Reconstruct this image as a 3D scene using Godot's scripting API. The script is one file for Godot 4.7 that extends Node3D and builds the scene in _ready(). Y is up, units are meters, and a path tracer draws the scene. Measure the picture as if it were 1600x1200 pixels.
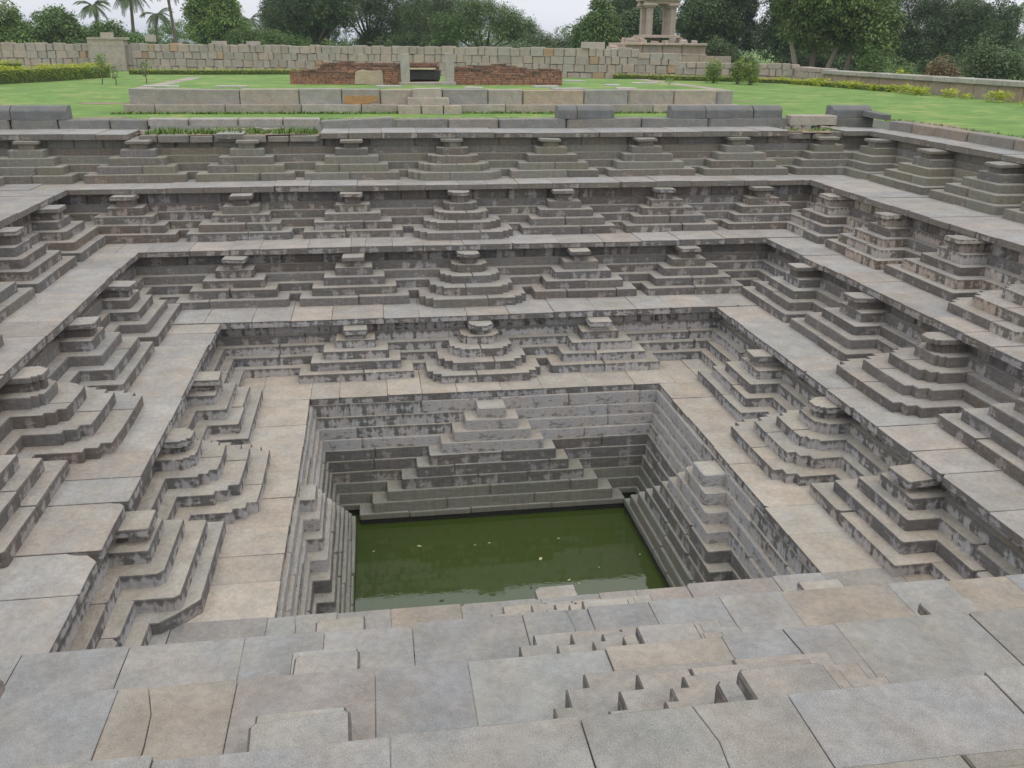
extends Node3D
# A stepped stone tank sunk in a lawn, seen from its rim. Units are metres, y is up, the rim coping is y = 0.

const HALF_X = [10.999, 8.591, 6.822, 5.006, 3.289]      # half widths of the coping edges, rim to well
const HALF_Z = [10.611, 8.840, 7.011, 5.095, 3.379]
const DEPTH = [0.0, 0.996, 2.023, 3.044, 4.038]
const RISE = [0.167, 0.163, 0.166, 0.163]
const STEP_HALF = [1.11, 0.87, 0.63, 0.39]
const OUT_CENTRE = [[1.08, 0.84, 0.60, 0.36], [1.31, 1.03, 0.70, 0.38], [1.32, 1.03, 0.70, 0.40], [1.25, 0.99, 0.69, 0.38]]
const OUT_PLAIN = [[0.87, 0.68, 0.50, 0.32], [0.90, 0.71, 0.52, 0.34], [0.93, 0.74, 0.54, 0.36], [0.90, 0.71, 0.53, 0.35]]
const OUT_COURSE = [[0.39, 0.20, 0.02, -0.16], [0.42, 0.22, 0.03, -0.15], [0.45, 0.25, 0.06, -0.12], [0.42, 0.23, 0.05, -0.13]]
const NEAR_HALF = [1.12, 0.84, 0.55, 0.28]
const NEAR_OUT = [1.34, 1.09, 0.84, 0.58]
const PITCH = 2.45
const COPING = 0.125
const WATER = -6.20
const GRASS = 0.15
const ORDINAL = ["first", "second", "third", "fourth", "fifth", "sixth", "seventh", "eighth", "ninth"]
const COUNT = ["first", "second", "third", "fourth", "fifth", "sixth", "seventh", "eighth", "ninth", "tenth", "eleventh", "twelfth", "thirteenth", "fourteenth", "fifteenth"]
const TIER = ["top tier", "second tier", "third tier", "fourth tier", "deep well"]

# linear base colours, tier by tier: treads and paving, then a tint over the stained riser texture
const TREAD = [Color(0.330, 0.315, 0.280), Color(0.365, 0.340, 0.312), Color(0.375, 0.350, 0.322), Color(0.410, 0.378, 0.332), Color(0.42, 0.390, 0.340)]
const PAVE = [Color(0.355, 0.347, 0.335), Color(0.380, 0.357, 0.340), Color(0.385, 0.358, 0.336), Color(0.400, 0.372, 0.343), Color(0.450, 0.404, 0.350)]
const RISER = [Color(0.98, 0.95, 0.84), Color(1.06, 0.98, 0.90), Color(1.06, 1.01, 0.96), Color(1.10, 1.07, 1.07), Color(1.05, 1.04, 1.04)]

var rng := RandomNumberGenerator.new()
var taken := {}
var riser_mat: StandardMaterial3D
var top_mat: StandardMaterial3D
var rock_mat: StandardMaterial3D

# ---------------------------------------------------------------- scene tree helpers
func numbered(called: String, parent: Node) -> String:
	var key := str(parent.get_instance_id()) + called
	var n: int = taken.get(key, 0)
	taken[key] = n + 1
	return called if n == 0 else "%s_%03d" % [called, n]

func put(node: Node3D, called: String, parent: Node = null) -> Node3D:
	var p: Node = parent if parent else self
	node.name = numbered(called, p)
	p.add_child(node, true)
	return node

func tag(o: Node, label: String, category: String, group := "") -> void:
	o.set_meta("label", label)
	if category != "":
		o.set_meta("category", category)
	if group != "":
		o.set_meta("group", group)

func thing(called: String, label: String, category: String, at: Vector3, turn := 0.0, group := "") -> Node3D:
	var o := Node3D.new()
	o.position = at
	o.rotation.y = turn
	put(o, called)
	tag(o, label, category, group)
	return o

func struct(called: String, label: String, category: String, at := Vector3.ZERO, turn := 0.0) -> Node3D:
	var o := thing(called, label, category, at, turn)
	o.set_meta("kind", "structure")
	return o

func mesh_node(called: String, m: Mesh, parent: Node, mat: Material = null) -> MeshInstance3D:
	var o := MeshInstance3D.new()
	o.mesh = m
	if mat:
		o.material_override = mat
	put(o, called, parent)
	return o

func multi(called: String, m: Mesh, mat: Material, xf: Array, cols: Array, parent: Node) -> MultiMeshInstance3D:
	var mm := MultiMesh.new()
	mm.transform_format = MultiMesh.TRANSFORM_3D
	mm.use_colors = true
	mm.mesh = m
	mm.instance_count = xf.size()
	for i in xf.size():
		mm.set_instance_transform(i, xf[i])
		mm.set_instance_color(i, cols[i])
	var o := MultiMeshInstance3D.new()
	o.multimesh = mm
	o.material_override = mat
	put(o, called, parent)
	return o

func vary(c: Color, amount := 0.08, hue := 0.03) -> Color:
	var k := 1.0 + rng.randf_range(-amount, amount)
	var h := rng.randf_range(-hue, hue)
	return Color(c.r * k * (1.0 + h), c.g * k, c.b * k * (1.0 - h))

# ---------------------------------------------------------------- stones
class Buf:
	var v := PackedVector3Array()
	var n := PackedVector3Array()
	var c := PackedColorArray()
	var u := PackedVector2Array()
	func quad(a: Vector3, b: Vector3, cc: Vector3, d: Vector3, nn: Vector3, ca: Color, cb: Color, ua: Vector2, ub: Vector2, uc: Vector2, ud: Vector2) -> void:
		if (b - a).cross(cc - a).dot(nn) > 0.0:
			v.append_array([a, cc, b, a, d, cc]); u.append_array([ua, uc, ub, ua, ud, uc]); c.append_array([ca, cb, cb, ca, ca, cb])
		else:
			v.append_array([a, b, cc, a, cc, d]); u.append_array([ua, ub, uc, ua, uc, ud]); c.append_array([ca, cb, cb, ca, cb, ca])
		for i in 6:
			n.append(nn)
	func tri(a: Vector3, b: Vector3, d: Vector3, nn: Vector3, ca: Color, cb: Color, cd: Color) -> void:
		if (b - a).cross(d - a).dot(nn) > 0.0:
			v.append_array([a, d, b]); c.append_array([ca, cd, cb])
		else:
			v.append_array([a, b, d]); c.append_array([ca, cb, cd])
		n.append_array([nn, nn, nn]); u.append_array([Vector2.ZERO, Vector2.ZERO, Vector2.ZERO])
	func arrays() -> Array:
		var a := []
		a.resize(Mesh.ARRAY_MAX)
		a[Mesh.ARRAY_VERTEX] = v; a[Mesh.ARRAY_NORMAL] = n; a[Mesh.ARRAY_COLOR] = c; a[Mesh.ARRAY_TEX_UV] = u
		return a

func rough(x0: float, x1: float, z0: float, z1: float, cut := 0.02, jit := 0.005, seg := 0.5, chips := 0.11) -> PackedVector2Array:
	var q := [Vector2(x0, z0), Vector2(x1, z0), Vector2(x1, z1), Vector2(x0, z1)]
	var out := PackedVector2Array()
	var cuts := []
	for i in 4:
		var k := cut * rng.randf_range(0.85, 1.6)
		if rng.randf() < chips:
			k = rng.randf_range(0.035, 0.08)
		cuts.append(minf(k, 0.3 * minf(x1 - x0, z1 - z0)))
	for i in 4:
		var a: Vector2 = q[i]
		var b: Vector2 = q[(i + 1) % 4]
		var d := (b - a).normalized()
		var nrm := Vector2(d.y, -d.x)
		var s: float = cuts[i]
		var e: float = a.distance_to(b) - float(cuts[(i + 1) % 4])
		var count := maxi(1, int(round((e - s) / seg)))
		for j in count + 1:
			var w := 0.0 if (j == 0 or j == count) else rng.randf_range(-jit, jit)
			out.append(a + d * lerpf(s, e, j / float(count)) + nrm * w)
	return out

func prism(poly: PackedVector2Array, y0: float, y1: float, tc: Color, sc: Color, style := 0, ch := 0.012, under := false, tilt := Vector2.ZERO, side_top := false, soft_edge := false) -> ArrayMesh:
	var n := poly.size()
	var area := 0.0
	for i in n:
		var p := poly[i]
		var q := poly[(i + 1) % n]
		area += p.x * q.y - q.x * p.y
	if area < 0.0:
		poly.reverse()
	var norms := PackedVector2Array()
	for i in n:
		var d := (poly[(i + 1) % n] - poly[i]).normalized()
		norms.append(Vector2(d.y, -d.x))
	var inner := PackedVector2Array()
	for i in n:
		var a := norms[(i + n - 1) % n]
		var b := norms[i]
		inner.append(poly[i] - (a + b) / maxf(0.35, 1.0 + a.dot(b)) * ch)
	var sb := Buf.new()
	var tb := Buf.new()
	var run := rng.randf() * 8.0
	var v0 := (style + 0.06) / 8.0
	var v1 := (style + 0.94) / 8.0
	var tops := PackedVector3Array()
	var shade := PackedColorArray()
	var drop := ch * 0.75
	for i in n:
		var yy := y1 + tilt.x * inner[i].x + tilt.y * inner[i].y + rng.randf_range(-0.0025, 0.0025)
		tops.append(Vector3(inner[i].x, yy, inner[i].y))
		shade.append(vary(sc, 0.05, 0.01))
	for i in n:
		var j := (i + 1) % n
		var nn := Vector3(norms[i].x, 0, norms[i].y)
		var len := poly[i].distance_to(poly[j])
		var u0 := run / 8.0
		var u1 := (run + len) / 8.0
		run += len
		var a := Vector3(poly[i].x, tops[i].y - drop, poly[i].y)
		var b := Vector3(poly[j].x, tops[j].y - drop, poly[j].y)
		var vm := lerpf(v0, v1, 0.06)
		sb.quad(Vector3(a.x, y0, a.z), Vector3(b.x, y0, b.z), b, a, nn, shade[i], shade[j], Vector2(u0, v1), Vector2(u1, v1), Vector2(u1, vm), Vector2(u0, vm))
		if soft_edge:
			tb.quad(a, b, tops[j], tops[i], (nn + Vector3.UP * 1.2).normalized(), tc, tc, Vector2.ZERO, Vector2.ZERO, Vector2.ZERO, Vector2.ZERO)
		else:
			sb.quad(a, b, tops[j], tops[i], (nn + Vector3.UP * 1.2).normalized(), shade[i], shade[j], Vector2(u0, vm), Vector2(u1, vm), Vector2(u1, v0), Vector2(u0, v0))
	var idx := Geometry2D.triangulate_polygon(inner)
	if idx.is_empty():
		for i in range(1, n - 1):
			idx.append_array([0, i, i + 1])
	var tcs := PackedColorArray()
	for i in n:
		tcs.append(vary(tc, 0.06, 0.012))
	for k in range(0, idx.size(), 3):
		var A := tops[idx[k]]; var B := tops[idx[k + 1]]; var C := tops[idx[k + 2]]
		var nn := (B - A).cross(C - A).normalized()
		if nn.y < 0.0:
			nn = -nn
		tb.tri(A, B, C, nn, tcs[idx[k]], tcs[idx[k + 1]], tcs[idx[k + 2]])
	if under:
		var low := Geometry2D.triangulate_polygon(poly)
		for k in range(0, low.size(), 3):
			var P := poly[low[k]]; var Q := poly[low[k + 1]]; var R := poly[low[k + 2]]
			tb.tri(Vector3(P.x, y0, P.y), Vector3(Q.x, y0, Q.y), Vector3(R.x, y0, R.y), Vector3.DOWN, sc, sc, sc)
	var m := ArrayMesh.new()
	m.add_surface_from_arrays(Mesh.PRIMITIVE_TRIANGLES, sb.arrays())
	m.surface_set_material(0, rock_mat if side_top else riser_mat)
	m.add_surface_from_arrays(Mesh.PRIMITIVE_TRIANGLES, tb.arrays())
	m.surface_set_material(1, rock_mat if side_top else top_mat)
	return m

func block(parent: Node, called: String, x0: float, x1: float, y0: float, y1: float, z0: float, z1: float, tc: Color, sc: Color, style := 0, under := false) -> MeshInstance3D:
	var lift := rng.randf_range(-0.004, 0.004)
	var tilt := Vector2(rng.randf_range(-0.004, 0.004), rng.randf_range(-0.004, 0.004))
	var mx := (x0 + x1) / 2.0
	var mz := (z0 + z1) / 2.0
	var m := prism(rough(x0 - mx, x1 - mx, z0 - mz, z1 - mz), y0, y1 + lift, tc, sc, style, rng.randf_range(0.008, 0.015), under, tilt)
	var o := mesh_node(called, m, parent)
	o.position = Vector3(mx, 0, mz)
	return o

# a plain dressed stone in one rock colour, used above ground
func rock(parent: Node, called: String, at: Vector3, size: Vector3, col: Color, turn := Vector3.ZERO, ch := 0.02, jit := 0.012, chips := 0.3) -> MeshInstance3D:
	var m := prism(rough(-size.x / 2, size.x / 2, -size.z / 2, size.z / 2, ch * 1.2, jit, 0.4, chips), 0.0, size.y, col, col, 0, ch, true, Vector2(rng.randf_range(-0.015, 0.015), 0), true)
	var o := mesh_node(called, m, parent)
	o.position = at
	o.rotation = turn
	return o

func cuts(x0: float, x1: float, least: float, most: float) -> Array:
	var out := [x0]
	var x := x0
	while x1 - x > most:
		x += rng.randf_range(least, most)
		if x1 - x < least * 0.6:
			break
		out.append(x)
	out.append(x1)
	return out

func facing(side: int) -> float:      # far, right, near, left: local +z points at the middle of the tank
	return [0.0, -PI / 2, PI, PI / 2][side]

func edge(side: int, level: int) -> float:
	return HALF_Z[level] if side % 2 == 0 else HALF_X[level]

func across(side: int, level: int) -> float:
	return HALF_X[level] if side % 2 == 0 else HALF_Z[level]

func outward(side: int) -> Vector3:
	return [Vector3(0, 0, -1), Vector3(1, 0, 0), Vector3(0, 0, 1), Vector3(-1, 0, 0)][side]

func style_for(level: int, side: int) -> int:
	var r := rng.randf()
	match level:
		0: return 0 if r < 0.6 else 1
		1: return (2 if r < 0.45 else (3 if r < 0.8 else 1)) if side != 1 else (4 if r < 0.65 else 2)
		2: return 1 if r < 0.2 else (3 if r < 0.55 else 2)
		3: return 5 if r < 0.45 else (6 if r < 0.8 else 3)
	return 6

func side_name(side: int) -> String:
	return ["far", "right", "near", "left"][side]

# ---------------------------------------------------------------- the stepped pyramids
func notched(w: float, back: float, front: float) -> PackedVector2Array:
	var s := clampf(w * 0.16, 0.05, 0.13)
	var bow := 0.012
	var j := func() -> float: return rng.randf_range(-0.005, 0.005)
	return PackedVector2Array([
		Vector2(-w, back), Vector2(w, back), Vector2(w + j.call(), front - 2.3 * s), Vector2(w - 0.85 * s, front - 2.3 * s + j.call()),
		Vector2(w - 0.85 * s + j.call(), front - 1.05 * s), Vector2(w - 2.0 * s, front - 1.05 * s + j.call()), Vector2(w - 2.0 * s, front), Vector2(w * 0.3, front + bow), Vector2(-w * 0.3, front + bow + j.call()),
		Vector2(-w + 2.0 * s, front), Vector2(-w + 2.0 * s, front - 1.05 * s + j.call()), Vector2(-w + 0.85 * s, front - 1.05 * s), Vector2(-w + 0.85 * s + j.call(), front - 2.3 * s), Vector2(-w + j.call(), front - 2.3 * s)])

func cap_on(t: Node3D, y: float, top: float, front: float, star: bool, level: int, side: int) -> void:
	var w: float = [0.265, 0.25, 0.235, 0.235][level]
	var plate := 0.075 if level < 3 else 0.095
	if level == 0: plate = 0.06
	var tc := vary(TREAD[level], 0.08)
	var sc := vary(RISER[level], 0.08)
	if star:
		mesh_node("neck", prism(notched(w * 0.75, -0.6, front - 0.06), y - 0.02, top - plate, tc, sc * 0.9, style_for(level, side), 0.008), t)
	else:
		block(t, "neck", -w * 0.68, w * 0.68, y - 0.02, top - plate, -0.6, front - 0.08, tc, sc * 0.9, style_for(level, side))
	var c: MeshInstance3D
	if star:
		c = mesh_node("cap_stone", prism(notched(w * 1.02, -0.4, front), -plate, 0.0, tc, sc, style_for(level, side), 0.012, true), t)
	else:
		c = mesh_node("cap_stone", prism(rough(-w, w, -0.4, front, 0.022, 0.008, 0.3, 0.2), -plate, 0.0, tc, sc, style_for(level, side), 0.014, true), t)
	c.position = Vector3(rng.randf_range(-0.03, 0.03), top, rng.randf_range(-0.04, 0.02))
	c.rotation = Vector3(rng.randf_range(-0.03, 0.03), rng.randf_range(-0.09, 0.09), rng.randf_range(-0.03, 0.03))

func pyramid(side: int, level: int, k: int) -> void:
	var last := 4 - level
	var number := k + last            # from the left as one faces that wall
	var place := ""
	if k == 0:
		place = "middle"
	elif side % 2 == 0:
		place = ORDINAL[number if side == 0 else 2 * last - number] + " from the left"
	else:
		place = ORDINAL[number if side == 1 else 2 * last - number] + " from the far end"
	var star := k == 0 and level > 0 and level < 4 or (k == 0 and level == 0)
	var label: String = ("notched stepped stone pyramid in the middle of the %s, %s side" if k == 0 else "plain stepped stone pyramid, " + place + " along the %s, %s side") % [TIER[level], side_name(side)]
	var turn := facing(side)
	var p: Vector3 = outward(side) * edge(side, level) + Basis(Vector3.UP, turn) * Vector3(k * PITCH, 0, 0)
	p.y = -DEPTH[level + 1]
	if side == 2 and star:
		p.x += 0.1
	var t := thing("stepped_pyramid", label, "stepped pyramid", p, turn, "stepped pyramids of the tank")
	var r: float = RISE[level]
	for i in 4:
		var w: float = STEP_HALF[i] * rng.randf_range(0.985, 1.015)
		var front: float = (OUT_CENTRE if star else OUT_PLAIN)[level][i] + rng.randf_range(-0.02, 0.02)
		if side == 2 and not star and level > 0:
			front -= 0.04
		if side == 1 and level == 0:
			front += 0.15
		if side == 2 and star and level > 0:
			w = NEAR_HALF[i]
			front = NEAR_OUT[i]
		var y0 := i * r - 0.02
		var y1 := (i + 1) * r
		if star:
			# two stones meeting at a joint off the centre, each with half of the notches
			var full := notched(w, -0.6, front)
			var joint := rng.randf_range(-0.35, 0.35) * w
			var halves := [PackedVector2Array([Vector2(-9, -9), Vector2(joint - 0.003, -9), Vector2(joint - 0.003, 9), Vector2(-9, 9)]), PackedVector2Array([Vector2(joint + 0.003, -9), Vector2(9, -9), Vector2(9, 9), Vector2(joint + 0.003, 9)])]
			var lift := rng.randf_range(-0.004, 0.004)
			if i == 3 and side == 2 and level > 0:
				block(t, "step_stone", -w, w, y0, y1, -0.5, front, vary(TREAD[level], 0.07), vary(RISER[level], 0.15, 0.04), style_for(level, side))
			elif i == 3:
				mesh_node("step_stone", prism(full, y0, y1 + lift, vary(TREAD[level], 0.07), vary(RISER[level], 0.15, 0.04), style_for(level, side), 0.011), t)
			else:
				for h in halves:
					for piece in Geometry2D.intersect_polygons(full, h):
						mesh_node("step_stone", prism(piece, y0, y1 + lift, vary(TREAD[level], 0.07), vary(RISER[level], 0.15, 0.04), style_for(level, side), 0.011), t)
		elif level == 3 and side == 3 and k == -1 and i == 0:
			# worn, rounded corner of the lowest step by the near rim
			mesh_node("step_stone", prism(PackedVector2Array([Vector2(-w, -0.6), Vector2(w, -0.6), Vector2(w, front), Vector2(-w + 0.42, front), Vector2(-w + 0.16, front - 0.22), Vector2(-w + 0.02, front - 0.38)]), y0, y1, vary(TREAD[level], 0.05), vary(RISER[level], 0.08), 3, 0.012), t)
		else:
			var b := cuts(-w, w, 0.55, 1.5) if rng.randf() < 0.8 else [-w, w]
			for j in b.size() - 1:
				var st := block(t, "step_stone", b[j] + (0.003 if j > 0 else 0.0), b[j + 1] - (0.003 if j < b.size() - 2 else 0.0), y0, y1, -0.6, front + rng.randf_range(-0.006, 0.006), vary(TREAD[level], 0.08), vary(RISER[level], 0.15, 0.04), style_for(level, side))
				st.rotation.y = rng.randf_range(-0.012, 0.012)
				st.position.z += rng.randf_range(-0.015, 0.012)
	if side == 2 and k == 1 and (level == 1 or level == 2):
		block(t, "step_stone", -0.15, 0.40, -0.02, r + 0.012, 0.4, 1.24 if level == 1 else 1.38, vary(Color(0.42, 0.40, 0.365), 0.05), vary(RISER[level], 0.05), 3)
	var drop: float = DEPTH[level + 1] - DEPTH[level] - COPING
	cap_on(t, 4 * r, drop - 0.012, [0.31, 0.37, 0.39, 0.35][level] + (0.15 if side == 1 and level == 0 else 0.0), star and not (side == 2 and level > 0), level, side)

func course_wall(side: int, level: int) -> void:
	var p: Vector3 = outward(side) * edge(side, level)
	p.y = -DEPTH[level + 1]
	var t := thing("course_wall", "grey coursed stone wall between the pyramids of the %s, %s side" % [TIER[level], side_name(side)], "wall", p, facing(side))
	var half := across(side, level)
	var last := 4 - level
	var r: float = RISE[level]
	for i in 4:
		var spans := []
		var x := -half - 0.3
		for k in range(-last, last + 1):
			var w: float = STEP_HALF[i] - 0.05
			spans.append([x, k * PITCH - w])
			x = k * PITCH + w
		spans.append([x, half + 0.3])
		for s in spans:
			if s[1] - s[0] < 0.08:
				continue
			var b := cuts(s[0], s[1], 0.7, 1.9)
			for j in b.size() - 1:
				block(t, "course_stone", b[j] + 0.003, b[j + 1] - 0.003, i * r - 0.02, (i + 1) * r, -0.95, OUT_COURSE[level][i] + rng.randf_range(-0.012, 0.012), vary(TREAD[level], 0.08), vary(RISER[level], 0.17, 0.045), style_for(level, side))
	var drop: float = DEPTH[level + 1] - DEPTH[level] - COPING
	var b := cuts(-half - 0.3, half + 0.3, 0.6, 1.3)
	for j in b.size() - 1:
		var back := -0.24
		block(t, "course_stone", b[j] + 0.003, b[j + 1] - 0.003, 4 * r - 0.02, drop - 0.005, -0.97, back + rng.randf_range(-0.012, 0.008), vary(TREAD[level], 0.08), vary(RISER[level], 0.18, 0.045), style_for(level, side))

func paving(level: int) -> void:
	var t := struct("terrace" if level > 0 else "rim_walk", "stone paved %s" % ["walk around the rim of the tank", "first terrace below the rim", "second terrace below the rim", "third terrace below the rim", "lowest terrace, round the well"][level], "terrace", Vector3(0, -DEPTH[level], 0))
	for side in 4:
		var e := edge(side, level)
		var reach: float = (edge(side, level - 1) - e - (-0.02)) if level > 0 else ([1.3, 0.75, 1.0, 0.75][side] + 0.1)
		var half: float = across(side, level) + (reach if side % 2 == 0 else -0.004)
		if level == 0 and side % 2 == 0:
			half = across(side, level) + 0.8
		var b := cuts(-half, half, 0.6, 1.15) if level < 4 else cuts(-half, half, 0.5, 0.95)
		if side == 2:
			b = cuts(-half, half, 0.6, 1.15)
		var turn := facing(side)
		var sag := rng.randf() * 6.0
		for j in b.size() - 1:
			var m0: float = b[j]
			var m1: float = b[j + 1]
			var mid := (m0 + m1) / 2.0
			if level == 0 and side == 0 and ((mid > -7.5 and mid < -3.1 and not (mid > -5.9 and mid < -5.0)) or (mid > 8.8 and mid < 10.5)):
				continue
			var w := (m1 - m0) / 2.0
			var out := 0.014 * sin(mid * 0.9 + sag) + rng.randf_range(-0.012, 0.012)
			var poly := rough(-w + (0.0014 if side == 2 else 0.0022), w - (0.0014 if side == 2 else 0.0022), -reach, out, 0.011, 0.003, 0.4, 0.05)
			if level == 3 and side == 3 and mid < -2.6 and mid > -4.0:
				# broken corner where the coping has fallen away
				var big := 0.7 if mid < -3.2 else 0.35
				poly = PackedVector2Array([Vector2(-w + 0.004, -reach), Vector2(w - 0.004, -reach), Vector2(w - 0.004, out - 0.5 * big), Vector2(w - 0.07 * big, out - 0.36 * big), Vector2(w - 0.1 * big, out - 0.17 * big), Vector2(w - 0.23 * big, out - 0.05 * big), Vector2(w - 0.3 * big, out), Vector2(0.0, out - 0.008), Vector2(-w + 0.02, out), Vector2(-w + 0.004, out - 0.03)])
			var lift := rng.randf_range(-0.006, 0.006) + 0.012 * sin(mid * 0.7 + sag)
			var hue := 0.035 if level < 4 else 0.02
			if side == 2:
				hue = 0.05
			var tc := vary(PAVE[level], 0.09, hue)
			if side == 2:
				tc = vary([Color(0.355, 0.318, 0.292), Color(0.315, 0.312, 0.31), Color(0.348, 0.337, 0.315), Color(0.34, 0.325, 0.303), Color(0.372, 0.33, 0.283), Color(0.35, 0.337, 0.325), Color(0.335, 0.323, 0.31)][rng.randi() % 7], 0.08, 0.015)
			var pieces := [poly]
			if level > 0 and rng.randf() < (0.14 if side == 2 else 0.06):
				# a slab cracked right through along a ragged line
				var cx := rng.randf_range(-0.4, 0.4) * w
				var slant := rng.randf_range(-0.25, 0.25)
				var line := []
				for q in 9:
					var f := q / 8.0
					line.append(Vector2(cx + slant * (f - 0.5) + rng.randf_range(-0.03, 0.03), lerpf(-reach - 0.2, 0.3, f)))
				var west := PackedVector2Array([Vector2(-5, 0.3), Vector2(-5, -reach - 0.2)])
				var east := PackedVector2Array([Vector2(5, 0.3), Vector2(5, -reach - 0.2)])
				for q in line:
					west.append(q - Vector2(0.002, 0))
					east.append(q + Vector2(0.002, 0))
				pieces = Geometry2D.intersect_polygons(poly, west) + Geometry2D.intersect_polygons(poly, east)
			for piece in pieces:
				var m := prism(piece, -COPING, lift + (rng.randf_range(-0.006, 0.003) if pieces.size() > 1 else 0.0), tc, vary(RISER[level], 0.1), [1, 1, 3, 5, 5][level] if rng.randf() < 0.7 else 3, 0.007 if side != 2 else 0.005, true, Vector2(rng.randf_range(-0.003, 0.003), rng.randf_range(-0.003, 0.003)), false, true)
				var o := mesh_node("paving_slab", m, t)
				o.rotation.y = turn
				o.position = outward(side) * e + Basis(Vector3.UP, turn) * Vector3(mid, 0, 0)

func well(side: int) -> void:
	var p: Vector3 = outward(side) * edge(side, 4)
	var half := across(side, 4)
	var w := thing("well_wall", "pale coursed stone wall of the well around the green water, %s side" % side_name(side), "wall", p, facing(side))
	var q := thing("stepped_pyramid", "tall ten-stepped stone pyramid rising from the green water, %s side of well" % side_name(side), "stepped pyramid", p, facing(side), "stepped pyramids of the tank")
	var halves := [2.49, 2.25, 1.97, 1.70, 1.42, 1.18, 0.95, 0.72, 0.49, 0.26]
	for k in 10:
		var y1 := -6.0 + 0.2 * k
		var y0 := y1 - 0.22 if k > 0 else -7.0
		if k == 0:
			# wet black foot of the lowest course
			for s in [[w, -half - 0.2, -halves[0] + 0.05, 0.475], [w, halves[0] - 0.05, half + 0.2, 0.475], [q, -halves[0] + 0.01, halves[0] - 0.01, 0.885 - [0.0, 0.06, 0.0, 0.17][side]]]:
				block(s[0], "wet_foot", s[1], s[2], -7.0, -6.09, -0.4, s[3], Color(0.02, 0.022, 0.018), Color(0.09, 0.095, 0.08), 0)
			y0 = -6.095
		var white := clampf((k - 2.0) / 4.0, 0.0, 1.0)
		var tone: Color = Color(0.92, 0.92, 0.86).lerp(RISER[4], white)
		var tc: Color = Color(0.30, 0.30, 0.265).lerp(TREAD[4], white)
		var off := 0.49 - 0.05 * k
		var pick := func() -> int:
			if k < 3: return 0
			if k < 6: return 2 if rng.randf() < 0.6 else 3
			return 7 if rng.randf() < 0.8 else 6
		var h: float = halves[k]
		for s in [[-half - 0.2, -h + 0.05], [h - 0.05, half + 0.2]]:
			var b := cuts(s[0], s[1], 0.8, 1.9)
			for j in b.size() - 1:
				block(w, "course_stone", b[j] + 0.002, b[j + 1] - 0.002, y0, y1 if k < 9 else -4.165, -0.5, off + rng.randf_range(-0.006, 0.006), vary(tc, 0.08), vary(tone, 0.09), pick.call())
		var b := cuts(-h, h, 0.6, 1.9)
		for j in b.size() - 1:
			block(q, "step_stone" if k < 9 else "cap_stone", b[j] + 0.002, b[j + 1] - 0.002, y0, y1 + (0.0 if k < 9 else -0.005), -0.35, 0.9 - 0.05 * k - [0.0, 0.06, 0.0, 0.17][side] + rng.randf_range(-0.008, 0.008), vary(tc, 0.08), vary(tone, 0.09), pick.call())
	# the wall under the coping behind the cap
	block(w, "course_stone", -0.4, 0.4, -4.25, -4.166, -0.5, 0.03, TREAD[4], RISER[4], 6)

# ---------------------------------------------------------------- textures
func rgb(r: float, g: float, b: float) -> Color:
	return Color(r, g, b)

func noise_bytes(w: int, h: int, freq: float, seed_: int, oct := 4, kind := FastNoiseLite.TYPE_SIMPLEX_SMOOTH) -> PackedByteArray:
	var f := FastNoiseLite.new()
	f.seed = seed_
	f.frequency = freq
	f.noise_type = kind
	f.fractal_octaves = oct
	var im := f.get_seamless_image(w, h, false, false, 0.1, false)
	im.convert(Image.FORMAT_L8)
	return im.get_data()

func granite_image() -> Image:
	var n := 1024
	var fine := noise_bytes(n, n, 0.35, 3, 2)
	var mid := noise_bytes(n, n, 0.03, 5, 5)
	var big := noise_bytes(n, n, 0.006, 8, 4)
	var hue := noise_bytes(n, n, 0.005, 12, 3)
	var lin := noise_bytes(n, n, 0.02, 21, 3)
	var out := PackedByteArray()
	out.resize(n * n * 3)
	for i in n * n:
		var a := (fine[i] - 128) / 128.0
		var b := (mid[i] - 128) / 128.0
		var c := (big[i] - 128) / 128.0
		var h := (hue[i] - 128) / 128.0
		var crack := absf((lin[i] - 128) / 128.0)
		var k := 0.82 + 0.14 * a + 0.065 * b + 0.07 * c
		if crack < 0.012 and b > 0.05:
			k -= 0.10
		if a > 0.62:
			k += 0.08
		out[i * 3] = clampi(int(255 * (k + 0.022 * h)), 0, 255)
		out[i * 3 + 1] = clampi(int(255 * k), 0, 255)
		out[i * 3 + 2] = clampi(int(255 * (k - 0.026 * h)), 0, 255)
	return Image.create_from_data(n, n, false, Image.FORMAT_RGB8, out)

func bump_image(n: int, freq: float, strength: float, seed_: int) -> ImageTexture:
	var f := FastNoiseLite.new()
	f.seed = seed_
	f.frequency = freq
	f.fractal_octaves = 5
	f.fractal_gain = 0.6
	var im := f.get_seamless_image(n, n, false, false, 0.1, true)
	im.convert(Image.FORMAT_RGBA8)
	im.bump_map_to_normal_map(strength)
	return ImageTexture.create_from_image(im)

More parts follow.
